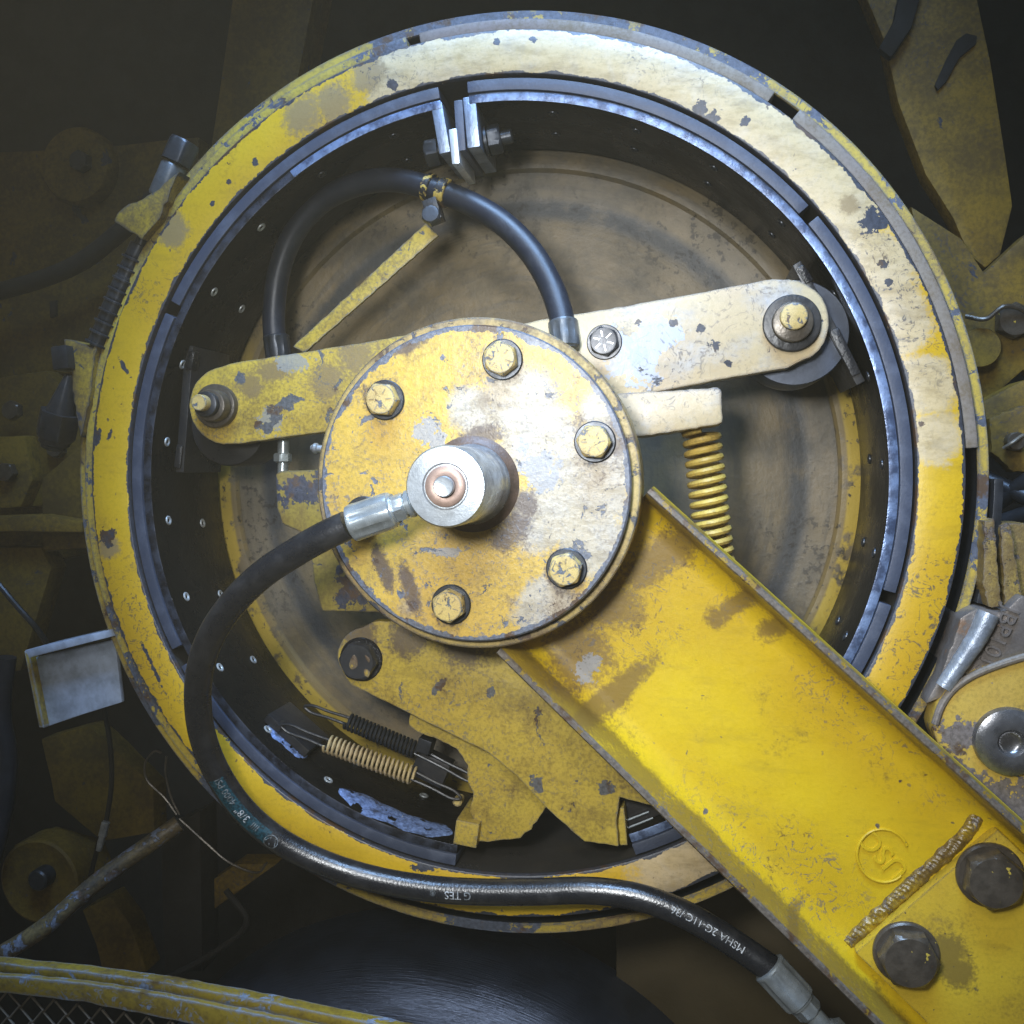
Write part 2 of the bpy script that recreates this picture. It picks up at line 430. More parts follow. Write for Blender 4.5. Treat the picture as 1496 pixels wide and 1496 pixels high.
# ------------------------------------------------------------------ materials
P0 = lambda x, y, r, *k: (*xz(x, y, 0.0), r * mpp(0.0), *k)
Ph = lambda h: (lambda x, y, r, *k: (*xz(x, y, h), r * mpp(h), *k))
M = {}
M['rim'] = painted('rim_yellow_paint', fleck=0.16, grime=0.20, chip=0.18, edge=0, rough=0.40, seed=1, rings=[(0.316, 0.0045), (0.350, 0.0055)], cracks=0.3,
    chips=[P0(1275, 322, 23.2), P0(1025, 158, 15.5), P0(1040, 172, 14.0), P0(1088, 180, 10.8), P0(225, 978, 9.3, 0.5, 6, 0.45), P0(142, 640, 12.4, 0.5, 1.6, -0.4), P0(160, 635, 10.8, .5, 1.5, -.4),
           P0(572, 122, 12.4), P0(372, 238, 7.8), P0(334, 266, 6.2), P0(310, 298, 6.2), P0(618, 1268, 17.1, 2, .6, .2), P0(1290, 385, 9.3), P0(1298, 414, 9.3), P0(616, 60, 7.8), P0(778, 58, 6.2), P0(725, 62, 6.2), P0(1347, 619, 6.2),
           P0(160, 785, 18.6, 1, 1, 0), P0(180, 535, 12.4, .4, 2, .5), P0(345, 1170, 9.3, 2, 1, .4)],
    pales=[P0(690, 80, 120), P0(800, 70, 120), P0(900, 85, 120), P0(1010, 130, 120), P0(1130, 220, 120), P0(600, 100, 90), P0(1060, 170, 100), P0(1210, 310, 100), P0(1270, 400, 80), P0(1310, 470, 62), P0(1345, 560, 56), P0(1365, 640, 44), P0(1000, 1275, 90)],
    pale_col=(0.52, 0.425, 0.29),  # cream patches at top and right carry painted glare along with dust
    stains=[P0(250, 335, 34), P0(440, 165, 46), P0(490, 148, 40), P0(1240, 300, 18), P0(540, 110, 40), P0(160, 800, 24)], stain_col=(0.26, 0.185, 0.09))
M['hoop'] = painted('hoop_worn_paint', paint=(0.50, 0.37, 0.05), grime=0.55, chip=0.62, edge=0.004, edge_k=1.4, rough=0.5, seed=2, grime_col=(0.13, 0.10, 0.07), cracks=.5, under=(0.05, 0.058, 0.078), chips=[P0(620, 30, 60), P0(700, 22, 90), P0(850, 25, 110), P0(980, 55, 90), P0(1080, 100, 60), P0(560, 55, 45), P0(1435, 720, 40), P0(1440, 800, 40), P0(200, 1030, 60), P0(300, 1170, 70), P0(450, 1285, 60), P0(700, 1360, 80)])
M['strip'] = painted('strip_grey_brown', paint=(0.22, 0.19, 0.15), grime=0.5, chip=0.30, edge=0.002, rough=0.5, seed=3, specks=False)
M['yellow'] = painted('machine_yellow_paint', grime=0.30, chip=0.25, edge=0.003, seed=4)
def back_plate_mat():
    m = NT('drum_web_scraped')
    r = m.vm('LENGTH', m.vm('MULTIPLY', m.co, (1, 0, 1)))
    sp = m.n('ShaderNodeSeparateXYZ'); m.put(sp.inputs[0], m.co)
    a = m.math('ARCTAN2', sp.outputs[2], sp.outputs[0])
    cb = m.n('ShaderNodeCombineXYZ'); m.put(cb.inputs[0], m.math('MULTIPLY', r, 60.0)); m.put(cb.inputs[1], m.math('MULTIPLY', a, 1.3))
    ring = m.noise(1.6, 6, 0.65, co=cb.outputs[0])
    n1 = m.noise(26, 8, 0.68); n2 = m.noise(160, 5, 0.65, (4, 4, 4)); n3 = m.noise(8, 4, 0.6, (1, 8, 3))
    c = m.mix(m.step(n1, 0.36, 0.66), (0.190, 0.136, 0.062), (0.105, 0.084, 0.050))
    c = m.mix(m.math('MULTIPLY', m.step(n3, 0.46, 0.64), 0.6), c, (0.25, 0.19, 0.10))
    c = m.mix(m.math('MULTIPLY', m.step(m.noise(5, 4, 0.6, (6, 2, 9)), 0.46, 0.66), 0.40), c, (0.120, 0.116, 0.105))
    c = m.mix(m.math('MULTIPLY', m.step(ring, 0.50, 0.66), 0.55), c, (0.080, 0.070, 0.052))
    band = m.math('MULTIPLY', m.step(r, 0.232, 0.245), m.step(r, 0.262, 0.252))
    c = m.mix(m.math('MULTIPLY', band, m.step(n1, 0.3, 0.5, 0.4, 0.9)), c, (0.055, 0.058, 0.062))
    speck = m.math('MULTIPLY', m.step(m.math('ADD', n2, m.math('MULTIPLY', m.math('SUBTRACT', n1, 0.5), 0.7)), 0.56, 0.64), m.math('MULTIPLY', m.step(r, 0.17, 0.25), m.step(n3, 0.40, 0.58)))
    c = m.mix(m.math('MULTIPLY', speck, 0.75), c, (0.03, 0.024, 0.018))
    yl = m.math('MULTIPLY', m.step(r, 0.2795, 0.2815), m.step(m.noise(30, 6, 0.65, (7, 7, 7)), 0.38, 0.46))
    yl = m.math('MULTIPLY', m.math('MULTIPLY', yl, m.step(n2, 0.66, 0.60)), m.step(m.math('ADD', sp.outputs[2], m.math('MULTIPLY', n3, 0.3)), 0.32, 0.20))
    c = m.mix(m.math('MULTIPLY', yl, 0.85), c, m.mix(m.step(r, 0.2865, 0.289), (0.24, 0.175, 0.07), (0.50, 0.35, 0.05)))
    rg = m.math('ADD', m.math('MULTIPLY', n1, 0.35), 0.33)
    return m.out(c, rg, 0.0, m.bump(m.math('ADD', n2, m.math('MULTIPLY', ring, 0.6)), 0.45, 0.0012))
M['web'] = back_plate_mat()
M['wall'] = grease('drum_wall_oily', (0.035, 0.032, 0.028), 0.34, 0.15, 0.25)
M['lining'] = rubber('friction_lining', (0.042, 0.052, 0.080), 0.46, 0.25, 0.5, (0.095, 0.11, 0.15))
def shoe_mat(name, e1, e2):
    m = NT(name)
    g = m.n('ShaderNodeNewGeometry'); s = m.n('ShaderNodeSeparateXYZ'); m.put(s.inputs[0], g.outputs['Normal'])
    a = m.noise(80, 6, 0.65); b = m.noise(14, 5, 0.6); f = m.noise(350, 3, 0.6)
    fr = m.step(s.outputs[1], -0.35, -0.75)     # the flame-cut front edge is bare and can carry a painted reflection, the faces are smeared with black grease
    c = m.mix(m.math('MULTIPLY', m.step(b, 0.45, 0.72), 0.7), (0.006, 0.0055, 0.005), (0.020, 0.016, 0.010))
    c = m.mix(fr, c, m.mix(m.step(a, 0.38, 0.62), e1, e2))
    r = m.math('ADD', m.math('MULTIPLY', m.step(b, 0.35, 0.65), 0.25), m.math('ADD', m.math('MULTIPLY', f, 0.1), 0.14))
    return m.out(c, r, m.math('MULTIPLY', fr, 0.35), m.bump(m.math('ADD', a, m.math('MULTIPLY', f, 0.3)), 0.35, 0.0022), m.math('ADD', m.math('MULTIPLY', fr, 0.35), 0.13))
M['shoe'] = shoe_mat('shoe_cut_edge_sheen', (0.17, 0.235, 0.38), (0.05, 0.070, 0.125)); M['shoeL'] = shoe_mat('shoe_steel_greasy_edge', (0.050, 0.058, 0.080), (0.014, 0.015, 0.020))  # blue of the first edge is painted reflection; the left edge is greasy
M['cutsteel'] = metal('bare_cut_steel', (0.30, 0.36, 0.47), 0.36, 0.7, 0.5, grime=0.25, bump=0.8)
M['brightcut'] = metal('bright_worn_steel', (0.75, 0.80, 0.85), 0.30, 0.6, 0.3, grime=0.2, bump=0.5)
M['steel'] = metal('machined_steel', (0.50, 0.54, 0.57), 0.30, 0.66, 0.45, grime=0.30, bump=0.2, scale=2.2)
M['zinc'] = metal('zinc_plated_fitting', (0.45, 0.50, 0.52), 0.28, 0.65, 0.35, grime=0.12, bump=0.15, scale=2)
M['socket'] = metal('socket_bolt_steel', (0.26, 0.26, 0.27), 0.26, 0.8, 0.5, grime=0.4, bump=0.3, scale=1.5)
M['dullzinc'] = metal('dull_grey_fitting', (0.16, 0.175, 0.19), 0.35, 0.5, 0.4, grime=0.3, scale=2)
M['copper'] = metal('worn_seal_ring', (0.36, 0.25, 0.20), 0.45, 0.4, 0.3, grime=0.1, scale=2)
M['darksteel'] = metal('dark_oily_steel', (0.055, 0.060, 0.070), 0.34, 0.55, 0.5, grime=0.35, bump=0.3)
M['darkbolt'] = metal('dark_oily_bolt', (0.060, 0.062, 0.068), 0.32, 0.45, 0.4, grime=0.3, bump=0.25, paint=0.0)
M['brownbolt'] = metal('brown_stained_bolt', (0.115, 0.095, 0.072), 0.30, 0.35, 0.5, grime=0.3, bump=0.5, paint=0.03, rust=0.25, scale=1.4)
M['boltpaint'] = painted('bolt_head_paint', paint=(0.56, 0.43, 0.14), under=(0.06, 0.07, 0.085), grime=0.32, chip=0.66, edge=0.002, edge_k=1.6, rough=0.42, scale=3.2, rnd=True, specks=False)
M['rivet'] = metal('rivet_steel', (0.52, 0.54, 0.53), 0.34, 0.35, 0.3, grime=0.2, scale=3)
M['hose'] = rubber('hose_black_rubber', (0.010, 0.011, 0.014), 0.29, 0.35, 0.40, (0.045, 0.045, 0.046), 0.9)
M['hose2'] = rubber('hose_matt_rubber', (0.012, 0.015, 0.024), 0.42, 0.15, 0.35, (0.038, 0.042, 0.052))
M['ink'] = flat_ink('hose_print', (0.55, 0.57, 0.58)); M['inkdim'] = flat_ink('hose_print_worn', (0.20, 0.22, 0.23)); M['inkblue'] = flat_ink('hose_lay_line', (0.014, 0.065, 0.088), 0.4)
h_ = Ph(0.084)
M['cover'] = painted('cover_plate_paint', paint=(0.56, 0.375, 0.06), grime=0.42, grime_col=(0.15, 0.10, 0.055), chip=0.50, edge=0, rings=[(0.112, 0.007)], cracks=1.0, rough=0.38, pale=0.34, seed=6, scale=1.35, bump=0.55,
    under=(0.075, 0.082, 0.10),
    pales=[h_(850, 720, 90), h_(862, 780, 70), h_(790, 640, 75), h_(760, 590, 70), h_(690, 600, 45), h_(880, 600, 40), h_(800, 890, 60), h_(880, 690, 60), h_(790, 760, 60)],
    pale_col=(0.40, 0.38, 0.345),  # upper pale patches hold painted glare, the right half chalky worn paint
    stains=[h_(730, 523, 36), h_(867, 645, 38), h_(825, 833, 38), h_(654, 886, 36), h_(556, 583, 36), h_(905, 620, 40, .5, 2, 0), h_(600, 500, 30, 2, .5, .4), h_(752, 770, 36), h_(737, 788, 30), h_(765, 735, 30), h_(700, 640, 40, 1.4, .5, .3), h_(560, 830, 30, .5, 2, .3), h_(600, 860, 30, .5, 2, .3)],
    stain_col=(0.080, 0.055, 0.046),  # patches right of the union hold its painted shadow as well as stain
    greys=[h_(620, 632, 26, 1.0, .8, .6), h_(640, 645, 18), h_(790, 690, 38, 1, .8, .4), h_(765, 650, 16), h_(655, 807, 18, 1.6, .5, 0), h_(800, 700, 18)],
    chips=[h_(585, 868, 9), h_(646, 522, 5), h_(515, 545, 4), h_(845, 900, 12, 2, .5, -.5)])
M['flangedisc'] = painted('hub_flange_paint', paint=(0.44, 0.32, 0.09), grime=0.65, chip=0.62, edge=0.003, edge_k=2.5, rough=0.42, seed=7, pale=0.45, pale_col=(0.34, 0.33, 0.30), scale=1.5)
M['armL'] = painted('arm_yellow_paint', paint=(0.52, 0.375, 0.05), cracks=.8, pale=.12, pale_col=(0.34, 0.33, 0.29), grime=0.60, chip=0.46, edge=0.003, edge_k=2.0, bump=0.5, seed=8, scale=1.2, under=(0.06, 0.062, 0.065),
    chips=[Ph(0)(400, 605, 20), Ph(0)(414, 590, 15), Ph(0)(428, 583, 10, 2, .7, 0), Ph(0)(349, 553, 11), Ph(0)(390, 625, 14), Ph(0)(375, 620, 10)],
    stains=[Ph(0)(400, 540, 40, 1.5, .6, 0), Ph(0)(470, 550, 40), Ph(0)(360, 560, 30), Ph(0)(520, 520, 40)], stain_col=(0.20, 0.14, 0.06), greys=[Ph(0)(425, 528, 24, 1.6, .7, 0), Ph(0)(390, 612, 26)], grey_col=(0.24, 0.24, 0.22))
h_ = Ph(0.0)
M['armR'] = painted('arm_pale_paint', fleck=0.10, cracks=0.5, paint=(0.50, 0.40, 0.22), grime=0.30, grime_col=(0.17, 0.16, 0.16), chip=0.42, edge=0.0035, edge_k=2.0, bump=0.4, seed=9, pale=0.60, pale_col=(0.41, 0.43, 0.46), scale=0.8, rough=0.36, specks=False, chips=[h_(1045, 505, 14), h_(1025, 478, 10), h_(985, 470, 9), h_(1065, 530, 9), h_(930, 470, 7)], greys=[h_(920, 520, 50), h_(960, 490, 40)], grey_col=(0.36, 0.40, 0.48),
    stains=[h_(905, 505, 40), h_(930, 520, 26)], stain_col=(0.06, 0.065, 0.085))  # whitish tone holds lamp glare as well as scuffed paint
h_ = Ph(0.03)
M['beam'] = painted('beam_yellow_paint', fleck=0.10, paint=(0.64, 0.448, 0.010), grime=0.20, chip=0.10, edge=0, tip=(-0.0650, -0.0672), corner_tone=(-0.028, -0.044, (0.155, 0.100, 0.022)), rough=0.42, seed=10, scale=1.1, bump=0.35, cracks=.2, under=(0.085, 0.072, 0.058),
    grime_col=(0.16, 0.11, 0.03),
    stains=[h_(1075, 885, 26, 2.4, .8, .7), h_(1125, 920, 26, 1.5, 1, .7), h_(1045, 905, 24), h_(950, 830, 70, 1.6, .6, .7), h_(900, 880, 60), h_(850, 960, 70), h_(905, 1010, 50, 2, .5, .75), h_(985, 800, 50, 2, .5, .7), h_(880, 1020, 40, 2, .5, .75), h_(1150, 1330, 30, 1.6, .5, .75)],
    stain_col=(0.20, 0.125, 0.028),  # browns beside the hub mix grime with the cover's painted shadow
    greys=[h_(855, 975, 26)], chips=[h_(1316, 1144, 4), h_(1283, 1209, 4), h_(1185, 1320, 4), h_(1030, 1185, 5)])
M['splice'] = painted('splice_plate_paint', fleck=0.15, paint=(0.62, 0.44, 0.03), grime=0.30, chip=0.16, edge=0.003, edge_k=1.2, rough=0.40, seed=11, scale=1.2, pale=0.1, pale_col=(0.5, 0.42, 0.2),
    stains=[Ph(.04)(1400, 1425, 40), Ph(.04)(1385, 1400, 40)], stain_col=(0.2, 0.14, 0.03))
M['weldpaint'] = painted('weld_bead_paint', paint=(0.52, 0.36, 0.02), grime=0.85, grime_col=(0.10, 0.06, 0.02), chip=0.55, edge=0, rough=0.24, scale=2.0, bump=0.8, spec=0.8, specks=False, under=(0.10, 0.08, 0.06))
M['weld'] = metal('weld_bead_oily', (0.44, 0.29, 0.03), 0.24, 0.0, 0.6, grime=0.60, rust=0.35, bump=0.7, scale=1.6, rustc=(0.20, 0.13, 0.03))
M['lever'] = painted('lever_yellow_paint', cracks=.8, bump=.6, paint=(0.51, 0.375, 0.055), grime=0.50, chip=0.38, edge=0.003, edge_k=1.6, seed=12, scale=1.15, under=(0.075, 0.075, 0.075),
    stains=[Ph(0)(530, 935, 45), Ph(0)(600, 930, 45), Ph(0)(680, 945, 50)], stain_col=(0.12, 0.085, 0.05),
    chips=[Ph(0)(643, 1000, 9, .8, 2, -.6), Ph(0)(720, 1010, 11), Ph(0)(783, 1140, 14), Ph(0)(790, 1150, 9), Ph(0)(885, 1150, 16)])
M['springyellow'] = painted('spring_yellow_paint', paint=(0.55, 0.40, 0.08), grime=0.45, chip=0.22, edge=0, rough=0.38, scale=1.5, specks=False)
M['springpale'] = painted('spring_worn_cream', paint=(0.55, 0.43, 0.20), grime=0.30, chip=0.15, edge=0, rough=0.4, scale=1.5, specks=False)
M['grease'] = grease('black_grease', lump=0.9, rough=0.26, dust=0.06)
M['greaseflat'] = grease('black_oily_steel', (0.014, 0.014, 0.016), 0.34, 0.35, 0.12)
M['glint'] = metal('glint_smeared_steel', (0.36, 0.52, 0.95), 0.16, 0.3, 0.6, grime=0.62, bump=1.0, scale=5.0)  # blue-white highlight on the greasy smears put into the base colour
M['roller'] = metal('roller_blue_steel', (0.10, 0.115, 0.15), 0.36, 0.6, 0.4, grime=0.3)
M['box'] = painted('actuator_box_paint', paint=(0.26, 0.20, 0.04), under=(0.026, 0.028, 0.038), grime=0.60, chip=0.45, edge=0.003, seed=13, scale=1.2, specks=False,
    chips=[Ph(.02)(440, 718, 62, 1, .5, 0), Ph(.02)(510, 870, 42), Ph(.02)(490, 835, 9), Ph(.02)(520, 820, 26), Ph(.02)(470, 700, 30)])
M['bracketgrey'] = metal('grey_oily_bracket', (0.26, 0.31, 0.42), 0.32, 0.35, 0.4, grime=0.35, rust=0.25, bump=0.3)
M['bracketbright'] = metal('grey_bracket_sheen', (0.50, 0.58, 0.72), 0.34, 0.25, 0.4, grime=0.40, rust=0.15, bump=0.3)
M['ridge'] = metal('casting_worn_ridge', (0.36, 0.40, 0.46), 0.34, 0.4, 0.5, grime=0.45, bump=1.0, scale=1.5)
M['lug'] = painted('lug_dirty_paint', paint=(0.48, 0.33, 0.03), grime=0.85, chip=0.45, edge=0.004, edge_k=2.5, rough=0.5, seed=22, scale=1.3, cracks=.6)
M['casting'] = metal('casting_rough_grey', (0.24, 0.21, 0.19), 0.36, 0.4, 0.45, grime=0.25, rust=0.35, bump=0.8, rustc=(0.16, 0.09, 0.05))
M['ribs'] = painted('casting_rib_paint', paint=(0.38, 0.27, 0.06), grime=0.9, chip=0.62, edge=0.003, rough=0.45, seed=14, scale=1.8, under=(0.07, 0.055, 0.045), bump=1.0)
M['anchorplate'] = painted('anchor_plate_paint', paint=(0.52, 0.36, 0.06), under=(0.10, 0.085, 0.08), grime=0.30, chip=0.30, edge=0.003, rough=0.42, seed=15, scale=1.0,
    chips=[Ph(.012)(1395, 1080, 34), Ph(.012)(1440, 1170, 50), Ph(.012)(1490, 1180, 60), Ph(.012)(1390, 1120, 30)])
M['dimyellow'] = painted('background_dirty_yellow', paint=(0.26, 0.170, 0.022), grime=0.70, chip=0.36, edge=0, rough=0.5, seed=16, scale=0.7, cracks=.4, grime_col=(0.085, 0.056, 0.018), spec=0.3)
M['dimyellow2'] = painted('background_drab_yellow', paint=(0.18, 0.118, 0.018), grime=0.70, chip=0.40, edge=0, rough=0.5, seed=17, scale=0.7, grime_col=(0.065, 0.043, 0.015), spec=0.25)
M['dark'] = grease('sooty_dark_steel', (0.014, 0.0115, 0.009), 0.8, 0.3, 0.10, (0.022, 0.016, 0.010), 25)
M['darkbrown'] = grease('oily_brown_floor', (0.060, 0.043, 0.016), 0.55, 0.2, 0.2, (0.080, 0.056, 0.02))
M['pipe'] = painted('pipe_worn_paint', paint=(0.20, 0.15, 0.06), under=(0.10, 0.115, 0.15), grime=0.75, grime_col=(0.03, 0.025, 0.02), pale=.3, pale_col=(0.32, 0.33, 0.36), chip=0.85, edge=0, rough=0.4, seed=21, scale=0.9, bump=1.0)
M['guard'] = painted('guard_yellow_paint', paint=(0.38, 0.27, 0.03), under=(0.16, 0.19, 0.24), grime=0.65, chip=0.52, edge=0.004, edge_k=2.5, seed=18, scale=0.8, cracks=.5)
M['wire'] = metal('mesh_wire', (0.28, 0.25, 0.20), 0.45, 0.5, grime=0.3)
def drum2():
    m = NT('lower_drum_polished')
    sp = m.n('ShaderNodeSeparateXYZ'); m.put(sp.inputs[0], m.co)
    r = m.vm('LENGTH', m.vm('MULTIPLY', m.co, (1, 0, 1))); a = m.math('ARCTAN2', sp.outputs[2], sp.outputs[0])
    cb = m.n('ShaderNodeCombineXYZ'); m.put(cb.inputs[0], m.math('MULTIPLY', r, 900.0)); m.put(cb.inputs[1], m.math('MULTIPLY', a, 9.0)); m.put(cb.inputs[2], m.math('MULTIPLY', sp.outputs[1], 900.0))
    g = m.noise(1.0, 5, 0.65, co=cb.outputs[0]); n = m.noise(40, 6, 0.65)
    c = m.mix(m.step(m.noise(22, 4, 0.55, stretch=(1, 1, 2)), 0.40, 0.68), (0.070, 0.090, 0.140), (0.050, 0.064, 0.10)); c = m.mix(m.step(g, 0.55, 0.7, 0, 0.7), c, (0.030, 0.034, 0.045))
    return m.out(c, m.math('ADD', m.math('MULTIPLY', g, 0.25), 0.22), 0.75, m.bump(g, 0.7, 0.0008))
M['drum2'] = drum2()

# ------------------------------------------------------------------ surroundings behind the drum
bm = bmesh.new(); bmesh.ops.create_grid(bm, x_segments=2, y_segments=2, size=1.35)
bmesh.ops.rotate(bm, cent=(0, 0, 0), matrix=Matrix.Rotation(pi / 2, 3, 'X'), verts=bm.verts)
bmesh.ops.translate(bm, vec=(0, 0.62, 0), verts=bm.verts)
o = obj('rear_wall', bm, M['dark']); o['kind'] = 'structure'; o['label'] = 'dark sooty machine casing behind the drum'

def bgplate(name, pts, h, th, mat, label, cat, **kw):
    o = plate(name, pts, h, th, M[mat], None, bev=0.002, **kw); tag(o, label, cat); return o
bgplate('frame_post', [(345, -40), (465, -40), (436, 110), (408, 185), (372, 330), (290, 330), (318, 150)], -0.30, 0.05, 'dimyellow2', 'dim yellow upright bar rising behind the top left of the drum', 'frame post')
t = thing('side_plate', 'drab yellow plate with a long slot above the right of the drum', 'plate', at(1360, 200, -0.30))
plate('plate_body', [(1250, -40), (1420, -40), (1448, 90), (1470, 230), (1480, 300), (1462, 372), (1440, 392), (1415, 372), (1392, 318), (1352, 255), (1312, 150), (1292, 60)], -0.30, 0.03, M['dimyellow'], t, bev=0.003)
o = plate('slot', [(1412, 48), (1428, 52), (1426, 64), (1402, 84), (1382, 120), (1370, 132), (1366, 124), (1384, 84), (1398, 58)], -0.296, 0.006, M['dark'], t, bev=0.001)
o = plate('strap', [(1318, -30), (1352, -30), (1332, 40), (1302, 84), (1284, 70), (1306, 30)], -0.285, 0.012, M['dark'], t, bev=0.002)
t = thing('corner_plate', 'dirty yellow gusset plate with round boss beside the right rim', 'plate', at(1440, 480, -0.26))
plate('plate_body', [(1330, 300), (1405, 348), (1438, 398), (1500, 340), (1540, 340), (1540, 560), (1496, 540), (1440, 590), (1400, 600)], -0.26, 0.03, M['dimyellow'], t, bev=0.003)
c = xz(1432, 508, -0.245)
obj('boss', lathe_bm([(0, 0.243), (0.018, 0.243), (0.019, 0.245), (0.019, 0.265)], c, 32), M['dimyellow'], t)
obj('bolt_head', orient(hex_prof_bm(0.030, 0.014), at(1478, 470, -0.255), FRONT), M['brownbolt'], t)
obj('locking_wire', tube_bm(catmull([at(1410, 462, -0.24), at(1440, 466, -0.235), at(1466, 448, -0.232), at(1492, 452, -0.235), at(1510, 470, -0.24)]), 0.0022, 8), M['brownbolt'], t)
bgplate('block_bracket', [(1430, 590), (1496, 555), (1540, 560), (1540, 640), (1440, 660)], -0.20, 0.04, 'dimyellow', 'dirty yellow block poking out past the right rim', 'bracket')
t = thing('linkage_rods', 'dark oily rods tucked behind the right of the drum', 'linkage', at(1470, 720, -0.2))
for a, b in (((1440, 745), (1520, 690)), ((1440, 700), (1520, 735)), ((1430, 775), (1520, 745))):
    obj('rod', tube_bm([at(*a, -0.19), at(*b, -0.16)], 0.008, 12), M['darksteel'], t)
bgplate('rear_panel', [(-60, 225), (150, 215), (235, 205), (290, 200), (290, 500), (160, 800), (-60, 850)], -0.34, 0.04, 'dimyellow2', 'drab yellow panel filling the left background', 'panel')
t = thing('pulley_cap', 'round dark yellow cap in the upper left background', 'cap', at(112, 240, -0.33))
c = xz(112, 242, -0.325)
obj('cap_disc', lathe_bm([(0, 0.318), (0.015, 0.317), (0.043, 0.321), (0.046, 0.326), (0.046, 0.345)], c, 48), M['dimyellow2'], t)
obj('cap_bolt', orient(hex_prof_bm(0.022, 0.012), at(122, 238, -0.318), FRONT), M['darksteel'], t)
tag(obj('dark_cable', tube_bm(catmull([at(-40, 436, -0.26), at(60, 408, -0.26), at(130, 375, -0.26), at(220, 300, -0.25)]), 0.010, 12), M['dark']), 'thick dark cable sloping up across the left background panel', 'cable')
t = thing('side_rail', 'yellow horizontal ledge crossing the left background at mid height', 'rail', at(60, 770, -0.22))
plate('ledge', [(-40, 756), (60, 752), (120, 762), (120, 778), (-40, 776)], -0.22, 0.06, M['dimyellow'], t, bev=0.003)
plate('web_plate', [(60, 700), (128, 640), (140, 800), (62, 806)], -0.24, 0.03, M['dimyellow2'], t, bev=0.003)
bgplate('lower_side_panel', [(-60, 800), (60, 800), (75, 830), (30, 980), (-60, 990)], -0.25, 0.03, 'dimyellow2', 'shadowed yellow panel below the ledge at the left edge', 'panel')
tag(obj('control_cable', tube_bm(catmull([at(-30, 820, -0.12), at(20, 880, -0.12), at(62, 930, -0.13), at(100, 1000, -0.17), at(150, 1010, -0.18)]), 0.003, 10), M['darksteel']), 'thin dark control cable running behind the grey bracket', 'cable')
t = thing('brake_cable', 'thin hanging cable with a crimped silver end sleeve at lower left', 'cable', at(150, 1150, -0.15))
obj('cable', tube_bm(catmull([at(148, 1020, -0.15), at(160, 1080, -0.15), at(163, 1140, -0.15), at(156, 1195, -0.15), at(146, 1225, -0.15), at(132, 1280, -0.15)]), 0.0026, 8), M['dark'], t)
obj('sleeve', spin_along([(0, .003), (.001, .0042), (.016, .0042), (.017, .0032), (.020, .0032), (.0215, .0036), (.032, .003)], at(155, 1200, -0.147), at(140, 1260, -0.147), 14), M['steel'], t)
t = thing('loose_wires', 'thin looped wires sprouting from the end of the worn pipe', 'wire', at(262, 1190, -0.14))
for P in (((258, 1190), (240, 1165), (215, 1140), (212, 1115), (225, 1098), (236, 1100)), ((262, 1190), (250, 1165), (242, 1130), (243, 1105)), ((262, 1196), (305, 1235), (335, 1260), (375, 1275), (390, 1260))):
    obj('wire_strand', tube_bm(catmull([at(x, y, -0.14) for x, y in P], 6), 0.0011, 6), M['brownbolt'], t)
t = thing('support_pipe', 'worn rusty pipe slanting up from the lower left corner', 'pipe', at(0, 1395, -0.06))
obj('pipe_tube', tube_bm(catmull([at(-40, 1418, -0.04), at(60, 1358, -0.06), at(150, 1282, -0.09), at(262, 1203, -0.13)]), 0.0085, 20), M['pipe'], t)
o = bgplate('lower_bracket_plate', [(20, 1235), (60, 1220), (130, 1240), (150, 1290), (70, 1330), (15, 1300)], -0.26, 0.03, 'dimyellow2', 'dim rounded yellow bracket behind the hanging cable end', 'bracket')
o = bgplate('curved_guard', [(120, 1330), (160, 1310), (190, 1350), (215, 1420), (150, 1420), (140, 1380)], -0.24, 0.03, 'dimyellow2', 'faint curved yellow guard below the worn pipe', 'guard')
o = bgplate('gusset_plate', [(290, 1300), (345, 1262), (405, 1262), (290, 1345)], -0.24, 0.03, 'dimyellow', 'small triangular yellow gusset under the lower left rim', 'plate')
o = bgplate('floor_panel', [(900, 1340), (1060, 1290), (1400, 1340), (1500, 1600), (900, 1600)], -0.20, 0.02, 'darkbrown', 'dark oily brown panel under the channel beam at the bottom', 'panel')

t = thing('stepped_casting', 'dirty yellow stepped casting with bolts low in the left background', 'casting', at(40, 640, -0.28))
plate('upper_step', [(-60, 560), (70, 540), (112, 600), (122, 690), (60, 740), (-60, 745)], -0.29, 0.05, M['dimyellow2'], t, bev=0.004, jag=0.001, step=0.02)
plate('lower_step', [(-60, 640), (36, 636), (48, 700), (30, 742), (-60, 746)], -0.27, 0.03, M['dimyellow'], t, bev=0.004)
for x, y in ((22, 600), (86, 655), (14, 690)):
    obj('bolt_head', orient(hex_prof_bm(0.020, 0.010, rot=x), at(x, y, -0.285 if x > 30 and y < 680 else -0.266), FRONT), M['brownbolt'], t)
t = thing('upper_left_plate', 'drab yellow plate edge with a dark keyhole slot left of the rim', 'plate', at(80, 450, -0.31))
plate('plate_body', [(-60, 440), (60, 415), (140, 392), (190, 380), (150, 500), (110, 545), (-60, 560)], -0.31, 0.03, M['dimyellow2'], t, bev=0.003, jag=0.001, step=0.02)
plate('slot', [(72, 440), (82, 438), (82, 462), (73, 464)], -0.307, 0.004, M['dark'], t, bev=0.0005)
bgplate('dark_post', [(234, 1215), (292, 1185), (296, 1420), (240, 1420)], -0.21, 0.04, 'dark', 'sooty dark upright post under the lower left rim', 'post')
t = thing('flanged_pulley', 'shadowy round pulley low at the left edge', 'pulley', at(62, 1290, -0.24))
obj('flange', lathe_bm([(0, 0.226), (0.010, 0.226), (0.030, 0.232), (0.046, 0.228), (0.049, 0.230), (0.050, 0.262)], xz(62, 1285, -0.235), 48), M['dimyellow2'], t)
